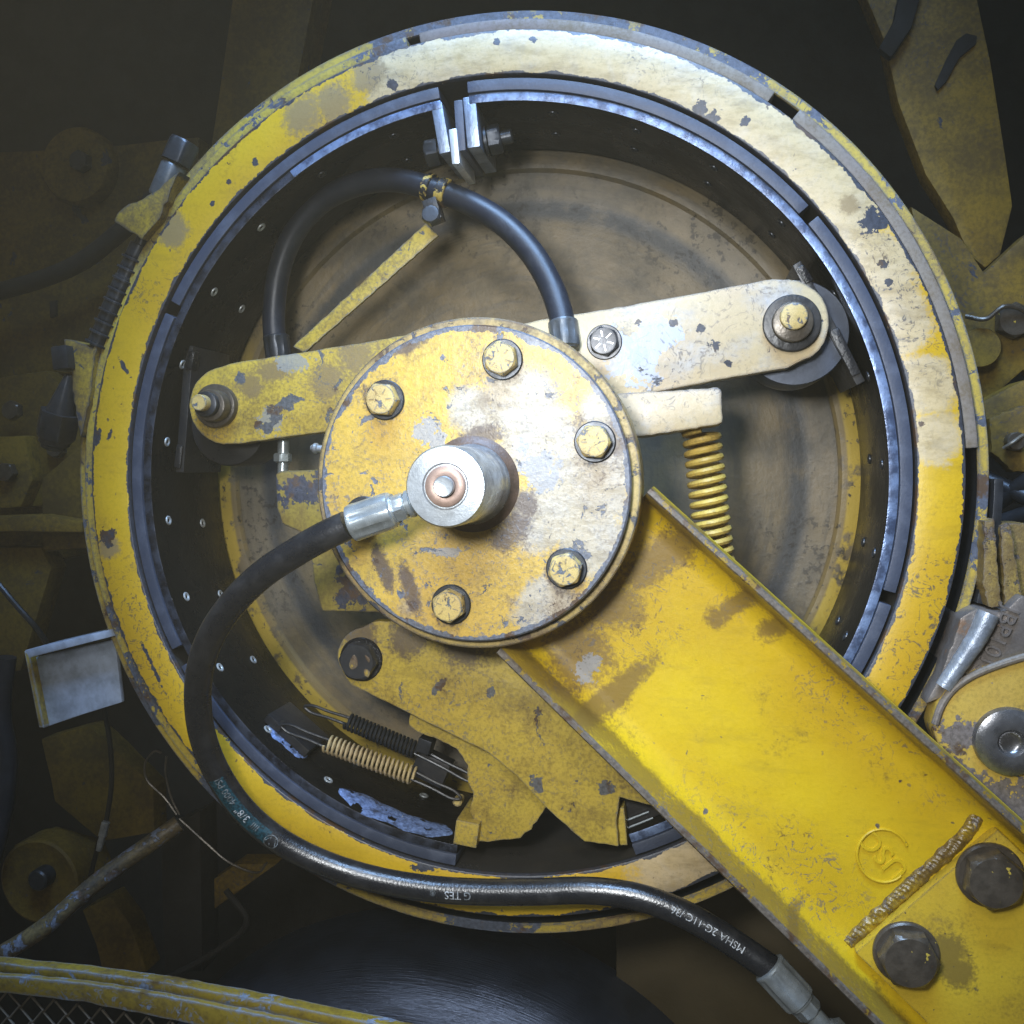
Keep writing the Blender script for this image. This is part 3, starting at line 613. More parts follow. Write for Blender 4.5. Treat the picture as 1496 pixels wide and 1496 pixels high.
obj('shaft_end', lathe_bm([(0, 0.212), (0.010, 0.212), (0.012, 0.214), (0.012, 0.24)], xz(60, 1283, -0.22), 24), M['darksteel'], t)
tag(obj('side_hose', tube_bm(catmull([at(10, 960, -0.2), at(2, 1040, -0.2), at(12, 1120, -0.2), at(-4, 1230, -0.2), at(-30, 1300, -0.2)]), 0.010, 14), M['hose2']), 'thick black hose dropping along the left edge', 'hose')
bgplate('crossing_plate', [(60, 1080), (130, 1060), (225, 1150), (225, 1215), (150, 1230), (80, 1170)], -0.27, 0.03, 'dimyellow2', 'faint yellow plate behind the hanging cable', 'plate', jag=0.001, step=0.02)
tag(obj('grease_line', tube_bm(catmull([at(330, 1300, -0.19), at(360, 1350, -0.19), at(300, 1400, -0.19), at(220, 1440, -0.19)]), 0.0035, 10), M['dark']), 'thin black grease line under the lower left rim', 'line')
t = thing('linkage_clevis', 'rusty yellow clevis with pin at the right edge above the casting', 'clevis', at(1470, 640, -0.18))
plate('cheek', [(1445, 610), (1500, 590), (1540, 600), (1540, 690), (1480, 690), (1448, 660)], -0.17, 0.02, M['dimyellow'], t, bev=0.003, jag=0.0006)
obj('pin', spin_along([(0, .008), (.010, .008), (.011, .007)], at(1480, 645, -0.165), at(1480, 645, -0.165) + FRONT, 20), M['brownbolt'], t)
obj('cotter', tube_bm(catmull([at(1466, 655, -0.155), at(1480, 646, -0.150), at(1496, 636, -0.155), at(1500, 650, -0.155)]), 0.0016, 8), M['wire'], t)
# second drum below
ctr = at(590, 1985, -0.07); 
bm = lathe_bm([(0.10, 0.004), (0.285, 0.004), (0.292, 0.0)] + [(0.292 + 0.066 * sin(k * pi / 24), 0.075 * (1 - cos(k * pi / 24))) for k in range(1, 13)] + [(0.358, 0.14), (0.10, 0.14)], n=160)
o = obj('lower_drum', bm, M['drum2'], loc=ctr); tag(o, 'dark polished drum whose rim rises at the bottom edge', 'drum')

# guard with expanded metal in the lower left corner
t = thing('mesh_guard', 'yellow guard rail with expanded metal mesh in the lower left corner', 'guard', at(200, 1450, 0.05))
plate('top_rail', [(-40, 1404), (120, 1420), (250, 1438), (360, 1458), (520, 1490), (700, 1530), (700, 1546), (500, 1502), (240, 1450), (-40, 1418)], 0.036, 0.012, M['guard'], t, bev=0.001, jag=0.0005, step=0.008)
plate('front_rail', [(-40, 1422), (120, 1436), (240, 1455), (500, 1508), (700, 1550), (700, 1590), (480, 1540), (300, 1500), (120, 1464), (-40, 1446)], 0.045, 0.006, M['guard'], t, bev=0.001, jag=0.0005, step=0.008)
for i in range(30):
    x = 4 + i * 17; y = 1447 + i * 3.1; sg = 1 if i % 2 else -1
    obj('mesh_strand', tube_bm([at(x + (8.0 if k % 2 else -8.0) * sg, y + k * 19, 0.0385 + 0.001 * sg) for k in range(7)], 0.0011, 6), M['wire'], t)

# ------------------------------------------------------------------ the drum
RI, RO, RH = 0.316, 0.350, 0.3697
drum = thing('clutch_drum', 'large round yellow painted drum with wide chipped rim', 'drum')
obj('rim', lathe_bm([(RI, 0.128), (RI, 0.0016), (RI + 0.0005, 0.0005), (RI + 0.0014, 0.0), (RO - 0.0014, 0.0), (RO - 0.0005, 0.0005), (RO, 0.0016), (RO, 0.126)], n=256), M['rim'], drum)
obj('drum_wall', lathe_bm([(RI - 0.0006, 0.0045), (RI - 0.0006, 0.128), (0.312, 0.134), (0.300, 0.1365)], n=192), M['wall'], drum)
obj('back_plate', lathe_bm([(0.3155, 0.1375), (0.296, 0.1345), (0.290, 0.1325), (0.283, 0.1335), (0.280, 0.1375), (0.262, 0.1392), (0.256, 0.1402), (0.250, 0.1403), (0.244, 0.1395), (0.16, 0.1402), (0.06, 0.1405)], n=192), M['web'], drum)
obj('outer_hoop', lathe_bm([(0.3615, 0.130), (0.3615, 0.0146), (0.3623, 0.0136), (0.3690, 0.0136), (RH, 0.0146), (RH, 0.130)], n=256), M['hoop'], drum)
obj('hoop_inner_face', lathe_bm([(0.3612, 0.0152), (0.3612, 0.128)], n=192), M['darksteel'], drum)
a = [ang(612, 50, -0.006), ang(1129, 139, -0.006), ang(1163, 167, -0.006), ang(1427, 654, -0.006)]
obj('filler_strip', sector_bm(0.3512, 0.3600, 0.0058, 0.06, a[1], a[0]), M['strip'], drum)
obj('filler_strip', sector_bm(0.3514, 0.3602, 0.0060, 0.06, a[3], a[2]), M['strip'], drum)
al = [ang(600, 56, -0.006), ang(330, 1190, -0.006) + 2 * pi]
obj('filler_strip', sector_bm(0.3512, 0.3596, 0.0056, 0.06, al[0] + 0.01, al[1]), M['hoop'], drum)
# lugs on the hoop that the tension bolt passes through
plate('bolt_lug', [(262, 250), (232, 274), (200, 294), (178, 304), (166, 322), (178, 332), (196, 342), (206, 352), (232, 318)], 0.004, 0.05, M['lug'], drum, jag=0.0012, step=0.005)
plate('bolt_lug', [(92, 494), (108, 496), (136, 508), (142, 500), (134, 560), (128, 600), (118, 640), (104, 560), (104, 520), (96, 512)], 0.0, 0.05, M['lug'], drum, jag=0.0010, step=0.005)

# ------------------------------------------------------------------ friction shoes inside the drum
RS = 0.2976
riv = shared('rivet', lambda: lathe_bm([(0, 0.0006), (0.0016, 0.0004), (0.0021, -0.0005), (0.0031, -0.0010), (0.0040, -0.0007), (0.0045, 0.001)], n=18), M['rivet'])
rivd = riv.copy(); rivd.materials.clear(); rivd.materials.append(M['darksteel'])
def shoe(label, a0, a1, gaps, rivs, dz):
    t = thing('friction_shoe', label, 'brake shoe', (RS * cos((a0 + a1) / 2), 0, RS * sin((a0 + a1) / 2)), 'curved friction shoes inside the drum')
    obj('shoe_band', sector_bm(RS - 0.0005, RS + 0.0068, 0.0045, 0.1265, a0, a1, n=150, bev=0.0011), M['shoe' if 'right' in label else 'shoeL'], t)
    lo = sorted([a0, a1] + [g for p in gaps for g in p])
    for k in range(0, len(lo), 2):
        obj('lining', sector_bm(RS + 0.0073, RS + 0.0162, 0.0025, 0.121, lo[k], lo[k + 1], bev=0.0007), M['lining'], t)
    for aa, yy in rivs:
        p = Vector(((RS - 0.0006) * cos(aa), yy, (RS - 0.0006) * sin(aa)))
        q = Vector((0, -1, 0)).rotation_difference(-Vector((cos(aa), 0, sin(aa))))
        link('rivet', riv if sin(aa) < 0.75 and cos(aa) < 0 else rivd, None, t, loc=p, rot=q.to_euler())
    return t
def A2(px, py, y=0.004):
    v = ang(px, py, -y); return v if v > 0 else v + 2 * pi
aL0, aL1 = A2(644, 150), A2(668, 1240)
rL = []
d = radians(13.2)
k = aL0 + 0.16
while k < aL1 - 0.05:
    rL += [(k, 0.028), (k + 0.02, 0.088)]; k += d
shoeL = shoe('left curved friction shoe with black greasy inside and slate linings', aL0, aL1,
             [(A2(251, 440), A2(244, 458)), (A2(262, 944), A2(275, 968))], rL, 0)
aR0, aR1 = ang(684, 138, -0.004), ang(925, 1238, -0.004)
rR = []; k = aR1 + 0.1
while k < aR0 - 0.05:
    rR += [(k, 0.030), (k + 0.015, 0.082)]; k += d
shoeR = shoe('right curved friction shoe with bluish cut edge and slate linings', aR1, aR0,
             [(ang(1192, 318, -.004), ang(1182, 300, -.004)), (ang(1300, 884, -.004), ang(1306, 866, -.004))], rR, 0)
def slab(name, p, q, wpx, y0, y1, mat, parent, bev=0.0009):
    """flat bar seen on its end: from pixel p to q, wpx wide, running back from y0 to y1"""
    a = at(*p, -y0); b = at(*q, -y0); v = (b - a); L = v.length; wd = wpx * mpp(-y0)
    c = (a + b) / 2; c.y = (y0 + y1) / 2
    return obj(name, box_bm(c, wd, y1 - y0, L, atan2(v.z, v.x) + pi / 2, bev), mat, parent)
# end lugs and adjusting bolt at the top gap
obj('bare_edge_sheen', sector_bm(RS - 0.0002, RS + 0.0062, 0.0036, 0.006, aL0, A2(420, 245), n=40, bev=0.0006), M['shoe'], shoeL)  # top stretch of the edge, blue reflection coloured in
slab('end_lug', (637, 150), (650, 223), 17, 0.004, 0.075, M['cutsteel'], shoeL)
slab('end_lug', (685, 141), (692, 215), 19, 0.005, 0.075, M['cutsteel'], shoeR)
slab('backing_plate', (669, 146), (674, 220), 13, 0.004, 0.075, M['lining'], shoeR)
slab('shim', (661, 188), (666, 239), 12, 0.001, 0.06, M['brightcut'], shoeR)
t = thing('adjusting_bolt', 'hexagon bolt clamping the shoe ends together at the top', 'bolt', at(665, 215, -0.03))
p0 = at(640, 221, -0.028); p1 = at(712, 206, -0.028); ax = (p1 - p0).normalized()
obj('bolt_head', orient(hex_prof_bm(0.021, 0.011, rot=0.3), p0 + ax * 0.001, -ax), M['darksteel'], t)
obj('shank', tube_bm([p0, p1], 0.0055, 16), M['darksteel'], t)
obj('washer', spin_along([(0, .012), (.002, .012)], p1 - ax * 0.001, p1 + ax, 24), M['darksteel'], t)
obj('nut', orient(hex_prof_bm(0.021, 0.010, rot=0.3), p1 + ax * 0.002, ax), M['darksteel'], t)
obj('bolt_end', spin_along([(0, .0055), (.008, .0055), (.009, .0046)], p1 + ax * 0.012, p1 + ax, 16), M['darksteel'], t)
# roller pads on the shoes
slab('roller_pad', (1164, 384), (1258, 560), 13, 0.018, 0.10, M['greaseflat'], shoeR)
slab('pad_weld', (1168, 388), (1184, 412), 13, 0.0165, 0.03, M['grease'], shoeR, bev=0.002)
slab('pad_weld', (1218, 480), (1252, 548), 14, 0.0165, 0.03, M['grease'], shoeR, bev=0.002)
slab('roller_pad', (276, 505), (262, 690), 14, 0.030, 0.10, M['greaseflat'], shoeL)
slab('pad_weld', (280, 512), (274, 540), 12, 0.028, 0.04, M['grease'], shoeL, bev=0.002)
slab('pad_weld', (262, 650), (258, 684), 12, 0.028, 0.04, M['grease'], shoeL, bev=0.002)
# greasy stop plates at the lower left end of the left shoe
slab('stop_block', (664, 1215), (698, 1222), 38, 0.004, 0.06, M['lever'], shoeL)
from mathutils import noise as mnoise
def smear_patch(a0, a1, y0, y1, n=70, m=12, seed=0):
    """thin wet smear lying on the inner face of the shoe, coloured as a blue highlight, ragged outline and streaky surface"""
    bm = bmesh.new(); g = {}
    for i in range(n + 1):
        u = i / n; a = a0 + (a1 - a0) * u
        lo = y0 + 0.006 * mnoise.noise(Vector((u * 5, seed, 0))) + 0.012 * max(0, u - 0.75); hi = y1 + 0.010 * mnoise.noise(Vector((u * 6, seed, 5)))
        w_ = min(1, min(u, 1 - u) * 6) ** 0.5; c_ = (lo + hi) / 2; lo = c_ + (lo - c_) * w_; hi = c_ + (hi - c_) * w_
        for k in range(m + 1):
            v = k / m; e = min(1, 4 * min(v, 1 - v) + 0.02)
            r = RS - 0.0004 - e * (0.0016 + 0.0014 * mnoise.noise(Vector((u * 22, v * 2.2, seed + 3))))
            g[i, k] = bm.verts.new((r * cos(a), lo + (hi - lo) * v, r * sin(a)))
    for i in range(n):
        for k in range(m):
            if mnoise.noise(Vector((i / n * 7, k / m * 4.5, seed + 8))) < 0.30 + 0.5 * min(k, m - k) / m: bm.faces.new((g[i, k], g[i + 1, k], g[i + 1, k + 1], g[i, k + 1]))
    return bm
obj('grease_glint', smear_patch(A2(486, 1166, .015), A2(655, 1233, .012), 0.006, 0.040, seed=1), M['glint'], shoeL, sharp=80)
obj('grease_glint', smear_patch(A2(394, 1054, .03), A2(446, 1106, .03), 0.026, 0.046, n=40, seed=4), M['glint'], shoeL, sharp=80)
slab('hook_lug', (388, 1048), (448, 1102), 14, 0.032, 0.08, M['greaseflat'], shoeL)

# ------------------------------------------------------------------ lever arms with rollers
def pin_set(parent, c, h, items, mat):
    """items: (name, r px, depth from, depth to, material) turned parts stacked towards the camera"""
    for nm, r, h0, h1, mt in items:
        x, z = c; rr = r * mpp(h)
        obj(nm, lathe_bm([(0, -h1), (rr * 0.90, -h1), (rr * 0.97, -h1 + 0.0004), (rr, -h1 + 0.0012), (rr, -h0)], (x, z), 40), M[mt], parent)
HA = -0.004
t = thing('lever_arm', 'pale scuffed lever arm reaching right from the hub to its roller', 'lever arm', at(1000, 490, HA), 'lever arms either side of the hub')
arm_pts = [(700, 486), (790, 467), (900, 449), (1020, 428), (1128, 407)] + arc_px(1150, 470, 62, 100, -55, 12)[1:] + [(1150, 538), (1060, 553), (935, 577), (800, 600), (700, 610)]
plate('arm_plate', arm_pts, HA, 0.014, M['armR'], t, bev=0.0016, jag=0.0003, step=0.006)
cR = xz(1157, 472, 0.0); 
pin_set(t, cR, 0.0, [('washer', 40, HA, 0.001, 'greaseflat'), ('collar', 28, 0.001, 0.008, 'brownbolt')], None)
x, z = xz(1160, 462, 0.012); pin_set(t, (x, z), 0.012, [('pin', 19, 0.004, 0.013, 'boltpaint')], None)
rc = xz(1160, 488, -0.03)
obj('roller', lathe_bm([(0, 0.022), (0.030, 0.022), (0.0395, 0.0225), (0.0405, 0.024), (0.0405, 0.075), (0.038, 0.077), (0, 0.077)], rc, 64), M['roller'], t)
bh = at(883, 500, HA)
hb = shared('hex_small', lambda: hex_prof_bm(0.0205, 0.010, rot=0.2), M['darkbolt'])
b = link('bolt', hb, None, t, loc=bh)
link('washer', shared('washer_small', lambda: lathe_bm([(0.004, -0.0016), (0.0130, -0.0016), (0.0137, -0.0008), (0.0137, 0.0005)], n=32), M['darkbolt']), None, b)
def grade_marks_bm(ri, ro, y, wd=0.0009):
    bm = bmesh.new()
    for k in range(6):
        a = k * pi / 3 + 0.3; s = bmesh.new(); bmesh.ops.create_cube(s, size=1)
        bmesh.ops.scale(s, vec=(ro - ri, 0.0006, wd), verts=s.verts)
        bmesh.ops.translate(s, vec=((ro + ri) / 2, y, 0), verts=s.verts)
        bmesh.ops.rotate(s, cent=(0, 0, 0), matrix=Matrix.Rotation(a, 3, 'Y'), verts=s.verts)
        add_bm(bm, s)
    return bm
gm = link('grade_mark', shared('grade_marks_small', lambda: grade_marks_bm(0.003, 0.0080, -0.0101), M['zinc']), None, b); gm['kind'] = 'stuff'

t = thing('lever_arm', 'yellow stained lever arm reaching left from the hub to its roller', 'lever arm', at(420, 570, HA), 'lever arms either side of the hub')
pts = [(640, 480), (545, 498), (450, 513), (345, 529)] + arc_px(334, 592, 58, 100, 262, 14) + [(350, 648), (480, 630), (640, 602)]
plate('arm_plate', pts, HA, 0.014, M['armL'], t, bev=0.0016, jag=0.0003, step=0.006)
pin_set(t, xz(315, 593, 0.0), 0.0, [('washer', 34, HA, 0.003, 'brownbolt')], None)
pin_set(t, xz(306, 592, 0.016), 0.016, [('collar', 25, 0.003, 0.016, 'brownbolt')], None)
pin_set(t, xz(297, 590, 0.024), 0.024, [('sleeve', 20, 0.016, 0.022, 'darksteel')], None)
pin_set(t, xz(290, 588, 0.030), 0.030, [('pin', 13, 0.02, 0.030, 'boltpaint')], None)
obj('roller', lathe_bm([(0, 0.030), (0.026, 0.030), (0.0335, 0.0305), (0.0345, 0.032), (0.0345, 0.075), (0.032, 0.077), (0, 0.077)], xz(333, 622, -0.03), 64), M['greaseflat'], t)

# ------------------------------------------------------------------ spring block and compression spring on the right
tag(plate('spring_seat_block', [(880, 578), (905, 575), (1050, 566), (1055, 572), (1056, 618), (1040, 622), (945, 637), (880, 640)], 0.010, 0.045, M['armR'], None, bev=0.0018, jag=0.0004), 'pale chipped square bar above the yellow coil spring', 'bar')
t = thing('coil_spring', 'yellow painted compression spring standing under the pale bar', 'spring', at(1040, 800, -0.02))
p0 = at(1024, 628, -0.018); p1 = at(1046, 830, -0.018)
obj('coil', helix_bm(helix_pts(p0, p1, 0.0128, 13.5), p0, p1, 0.0027), M['springyellow'], t)

# ------------------------------------------------------------------ crossed yellow levers under the hub
t = thing('toggle_lever', 'front yellow lever plate with dark bolt at its rounded upper end', 'lever', at(528, 963, 0.004), 'crossed levers under the hub')
ptsA = [(700, 860), (620, 905), (545, 908)] + arc_px(535, 958, 42, 100, 215, 10) + [(512, 1000), (610, 1049), (714, 1100), (761, 1140), (797, 1180), (834, 1213), (854, 1230), (904, 1237), (901, 1196), (906, 1165), (960, 1180), (960, 1060), (860, 920), (800, 860)]
plate('lever_plate', ptsA, 0.004, 0.014, M['lever'], t, bev=0.0014, jag=0.0004, step=0.005)
b = link('bolt', shared('hex_mid', lambda: hex_prof_bm(0.028, 0.012, rot=0.45), M['darkbolt']), None, t, loc=at(528, 963, 0.004))
link('washer', shared('washer_mid', lambda: lathe_bm([(0.004, -0.0016), (0.0172, -0.0016), (0.018, -0.0008), (0.018, 0.0005)], n=32), M['grease']), None, b)
obj('paint_fleck', prism_bm(smooth_closed([xz(516, 957, .0165), xz(521, 962, .0165), xz(522, 973, .0165), xz(514, 978, .0165), xz(510, 970, .0165)], 4), 0.0166, 0.0009, 0.0002), M['lever'], t)
obj('paint_fleck', prism_bm(smooth_closed([xz(533, 957, .0165), xz(540, 962, .0165), xz(539, 968, .0165), xz(535, 963, .0165)], 4), 0.0166, 0.0009, 0.0002), M['lever'], t)
obj('paint_fleck', prism_bm(smooth_closed([xz(533, 977, .0165), xz(540, 982, .0165), xz(538, 989, .0165), xz(532, 986, .0165)], 4), 0.0166, 0.0009, 0.0002), M['lever'], t)
t = thing('toggle_lever', 'rear yellow lever plate crossing behind, with mud caked edge by springs', 'lever', at(740, 1200, -0.014), 'crossed levers under the hub')
ptsB = [(598, 1044), (610, 1040), (640, 1052), (760, 1110), (830, 1150), (797, 1182), (776, 1212), (760, 1224), (720, 1230), (697, 1231), (692, 1200), (686, 1185), (691, 1160), (683, 1140), (683, 1118), (667, 1094), (640, 1081), (612, 1070), (597, 1060)]
plate('lever_plate', ptsB, -0.0125, 0.014, M['lever'], t, bev=0.0014, jag=0.0006, step=0.004)
slab('tip_pad', (905, 1180), (910, 1235), 14, 0.004, 0.05, M['lever'], t)
# slats of the right shoe end beyond the lever
o = obj('anchor_plate', sector_bm(0.262, 0.2962, 0.02, 0.11, ang(915, 1230, -.02), ang(1005, 1215, -.02), n=14), M['greaseflat'], shoeR)
for i in range(4):
    obj('grease_ridge', tube_bm([at(912 + 4 * i, 1200 + 10 * i, -0.018), at(948 + 6 * i, 1186 + 9 * i, -0.018)], 0.0009, 6), M['zinc'], shoeR)

# ------------------------------------------------------------------ return springs at the lower left
def tension_spring(label, p0, p1, R, wr, turns, hook0, hook1, mat, hmat, hgt):
    t = thing('return_spring', label, 'spring', p0, 'return springs at the lower left')
    obj('coil', helix_bm(helix_pts(p0, p1, R, turns), p0, p1, wr), M[mat], t)
    ax = (p1 - p0).normalized(); side = ax.cross(FRONT).normalized()
    for e, hk, s in ((p0, hook0, -1), (p1, hook1, 1)):
        L = (hk - e).length; d = (hk - e).normalized(); sd = d.cross(FRONT).normalized()
        pts = [e - d * 0.002 + sd * R * 0.5, e + d * L * 0.45 + sd * R * 0.42, e + d * L * 0.85 + sd * R * 0.5, hk + d * 0.001 + sd * R * 0.25, hk + d * 0.003, hk + d * 0.001 - sd * R * 0.25,
               e + d * L * 0.85 - sd * R * 0.5, e + d * L * 0.45 - sd * R * 0.42, e - d * 0.002 - sd * R * 0.5]
        obj('hook', tube_bm(catmull(pts, 6), max(wr, 0.0013), 8), M[hmat], t)
    return t
hs = -0.022
tension_spring('cream coloured return spring hooked across the lower left', at(477, 1086, hs), at(606, 1134, hs), 0.0072, 0.00112, 20, at(416, 1062, hs), at(668, 1164, hs), 'springpale', 'greaseflat', hs)
tension_spring('black oily return spring just behind the cream one', at(507, 1053, -.05), at(610, 1097, -.05), 0.0066, 0.0014, 19, at(450, 1034, -.05), at(692, 1140, -.05), 'darksteel', 'greaseflat', -.05)
t = thing('spring_anchor', 'black square nut and pin anchoring the return springs', 'anchor', at(622, 1086, -0.04))
obj('square_nut', box_bm(at(623, 1086, -0.046), 0.012, 0.02, 0.012, -0.3), M['darksteel'], t)
obj('anchor_bar', box_bm(at(632, 1120, -0.06), 0.030, 0.02, 0.022, -0.4), M['greaseflat'], t)
obj('hook_pin', spin_along([(0, .004), (.010, .004), (.011, .003)], at(672, 1166, -.035), at(672, 1166, -.035) + FRONT, 16), M['boltpaint'], t)
obj('hook_stud', spin_along([(0, .0035), (.012, .0035), (.013, .003)], at(414, 1058, -.04), at(414, 1058, -.04) + FRONT, 16), M['greaseflat'], t)

# ------------------------------------------------------------------ actuator behind the hub on the left
t = thing('actuator_block', 'dark block with peeling yellow paint left of the hub', 'block', at(470, 790, 0.02))
plate('upper_body', [(402, 692), (410, 688), (560, 683), (560, 792), (470, 790), (440, 778), (412, 766), (404, 742)], 0.018, 0.06, M['box'], t, bev=0.002)
plate('lower_body', [(452, 794), (560, 794), (600, 896), (470, 893), (458, 850)], 0.012, 0.07, M['box'], t, bev=0.002)
pn = at(413, 692, -0.026)
obj('fitting', spin_along([(0, .0045), (.009, .0045), (.0095, .006), (.016, .006), (.0165, .005), (.05, .005)], pn, pn + Vector((0.0, 0.1, 1)), 16), M['zinc'], t)
obj('fitting_nut', orient(hex_prof_bm(0.013, 0.007), at(413, 674, -0.024), Vector((0, 0, 1))), M['zinc'], t)
obj('grease_nipple', spin_along([(0, .003), (.004, .003), (.005, .0042), (.007, .0042), (.010, .002)], at(472, 656, 0.03), at(462, 655, 0.03), 14), M['steel'], t)

# ------------------------------------------------------------------ hub and cover plate
hub = thing('hub_cover', 'round yellow bolted cover plate at the drum centre', 'hub')
obj('hub_barrel', lathe_bm([(0.092, 0.139), (0.092, 0.012), (0.100, 0.004), (0.100, -0.033)], n=96), M['flangedisc'], hub)
obj('flange_disc', lathe_bm([(0.098, -0.032), (0.1175, -0.032), (0.1185, -0.034), (0.1185, -0.0735), (0.1175, -0.0745), (0.104, -0.0745)], n=160), M['flangedisc'], hub)
obj('cover_plate', lathe_bm([(0.1060, -0.0735), (0.1115, -0.0745), (0.1120, -0.0755), (0.1120, -0.0825), (0.1108, -0.0840), (0.06, -0.0842), (0.0, -0.0842)], n=192), M['cover'], hub)
wsh = shared('cover_washer', lambda: lathe_bm([(0.006, -0.0022), (0.0136, -0.0022), (0.0144, -0.0014), (0.0144, 0.0004)], n=36), M['darksteel'])
hx = shared('cover_bolt', lambda: hex_prof_bm(0.0212, 0.0105, rot=0.1), M['boltpaint'])
gmk = shared('grade_marks', lambda: grade_marks_bm(0.0042, 0.0082, -0.0105), M['boltpaint'])
for i, (px, py) in enumerate(((730, 523), (867, 645), (825, 833), (654, 886), (556, 583), (525, 755))):
    p = at(px, py, 0.0955); p.y = -0.0842 - 0.0022
    b = link('bolt', hx, None, hub, loc=p, rot=(0, i * 0.7, 0))
    link('washer', wsh, None, b, loc=(0, 0.0022, 0))
    g = link('grade_mark', gmk, None, b); g['kind'] = 'stuff'

# ------------------------------------------------------------------ rotary union on the hub
un = thing('rotary_union', 'shiny round steel swivel union sticking out of the cover plate', 'fitting', (0, -0.084, 0))
obj('body', lathe_bm([(0.0285, -0.0835), (0.0290, -0.086), (0.0272, -0.092), (0.0262, -0.096), (0.0262, -0.1595), (0.0250, -0.1618), (0.0150, -0.1622), (0.0140, -0.1612), (0.0, -0.1612)], n=96), M['steel'], un)
obj('seal_ring', lathe_bm([(0.0066, -0.1612), (0.0068, -0.1632), (0.0080, -0.1636), (0.0122, -0.1634), (0.0130, -0.1628), (0.0132, -0.1610)], n=64), M['copper'], un)
obj('centre_pin', lathe_bm([(0.0066, -0.1612), (0.0066, -0.1668), (0.0060, -0.1676), (0.0045, -0.1674), (0.0, -0.1672)], n=48), M['steel'], un)
obj('mud_collar', lathe_bm([(0.0345, -0.0840), (0.0325, -0.0850), (0.0305, -0.0862), (0.0280, -0.0885), (0.0266, -0.0905)], n=96), metal('oily_mud', (0.12, 0.075, 0.05), 0.45, 0.0, 0.5, grime=0.3, bump=0.9), un)

# ------------------------------------------------------------------ hydraulic hose in front
hose = thing('hydraulic_hose', 'long black hydraulic hose looping round the lower left of the drum', 'hose', at(300, 1000, 0.06))
HP = [(508, 767, .130), (470, 785, .130), (430, 808, .127), (385, 838, .122), (345, 876, .114), (312, 922, .104), (294, 970, .092), (289, 1020, .080), (296, 1075, .068), (318, 1130, .056), (355, 1183, .046), (405, 1226, .038),
      (470, 1260, .032), (545, 1284, .028), (625, 1298, .026), (700, 1303, .025), (780, 1303, .025), (860, 1301, .026), (930, 1310, .028), (990, 1331, .031), (1040, 1358, .034), (1085, 1387, .037), (1130, 1418, .040)]
HC = catmull([at(x, y, h) for x, y, h in HP], 10); HR = 0.0101
obj('hose_tube', tube_bm(HC, HR, 20), M['hose'], hose)
def arclen(C):
    s = [0.0]
    for a, b in zip(C, C[1:]): s.append(s[-1] + (b - a).length)
    return s
HS = arclen(HC); HF = frames(HC)
def on_hose(s, across, lift=0.0003):
    i = 0
    lo, hi = 0, len(HS) - 2
    while lo < hi:
        mid = (lo + hi + 1) // 2
        if HS[mid] <= s: lo = mid
        else: hi = mid - 1
    u = (s - HS[lo]) / max(1e-9, HS[lo + 1] - HS[lo])
    c = HC[lo].lerp(HC[lo + 1], u); N = HF[lo][1].lerp(HF[lo + 1][1], u).normalized(); B = HF[lo][2].lerp(HF[lo + 1][2], u).normalized()
    ph = across / HR
    return c + (N * cos(ph) + B * sin(ph)) * (HR + lift)
def s_near(px, py):
    best = min(range(len(HC)), key=lambda i: (HC[i] - at(px, py, -HC[i].y)).length); return HS[best]
def hose_text(body, px, py, size, across, mat, name='lettering'):
    me = text_mesh(body, size); s0 = s_near(px, py)
    bm = bmesh.new(); bm.from_mesh(me)
    bmesh.ops.triangulate(bm, faces=bm.faces)
    bmesh.ops.subdivide_edges(bm, edges=[e for e in bm.edges if e.calc_length() > 0.003], cuts=1)
    for v in bm.verts: v.co = on_hose(s0 - v.co.x, across + v.co.y)
    me2 = bpy.data.meshes.new(name); bm.to_mesh(me2); bm.free(); bpy.data.meshes.remove(me)
    o = link(name, me2, mat, hose); o['kind'] = 'stuff'
    return o
hose_text('TES', 676, 1301, 0.0085, -0.0035, M['ink']); hose_text('G', 696, 1303, 0.0085, -0.0035, M['inkdim']); hose_text('\u00ae', 642, 1300, 0.0060, -0.0035, M['inkdim'])
hose_text('MSHA 2G-11C /36', 1083, 1386, 0.0075, -0.006, M['ink'])
hose_text('3/8"', 363, 1190, 0.0085, -0.0055, M['ink']); hose_text('4000 PSI', 341, 1165, 0.0075, -0.006, M['inkdim'])
hose_text('IIII', 378, 1203, 0.0070, -0.005, M['inkdim']); 
def hose_strip(px0, py0, px1, py1, a0, a1, mat, name):
    s0, s1 = s_near(px0, py0), s_near(px1, py1); bm = bmesh.new(); rows = []
    for i in range(31):
        s = s0 + (s1 - s0) * i / 30
        rows.append([bm.verts.new(on_hose(s, a0 + (a1 - a0) * k / 4, 0.00012)) for k in range(5)])
    for A, B in zip(rows, rows[1:]):
        for k in range(4): bm.faces.new((A[k], A[k + 1], B[k + 1], B[k]))
    return obj(name, bm, mat, hose)
hose_strip(318, 1130, 392, 1216, -0.008, 0.004, M['inkblue'], 'lay_line')
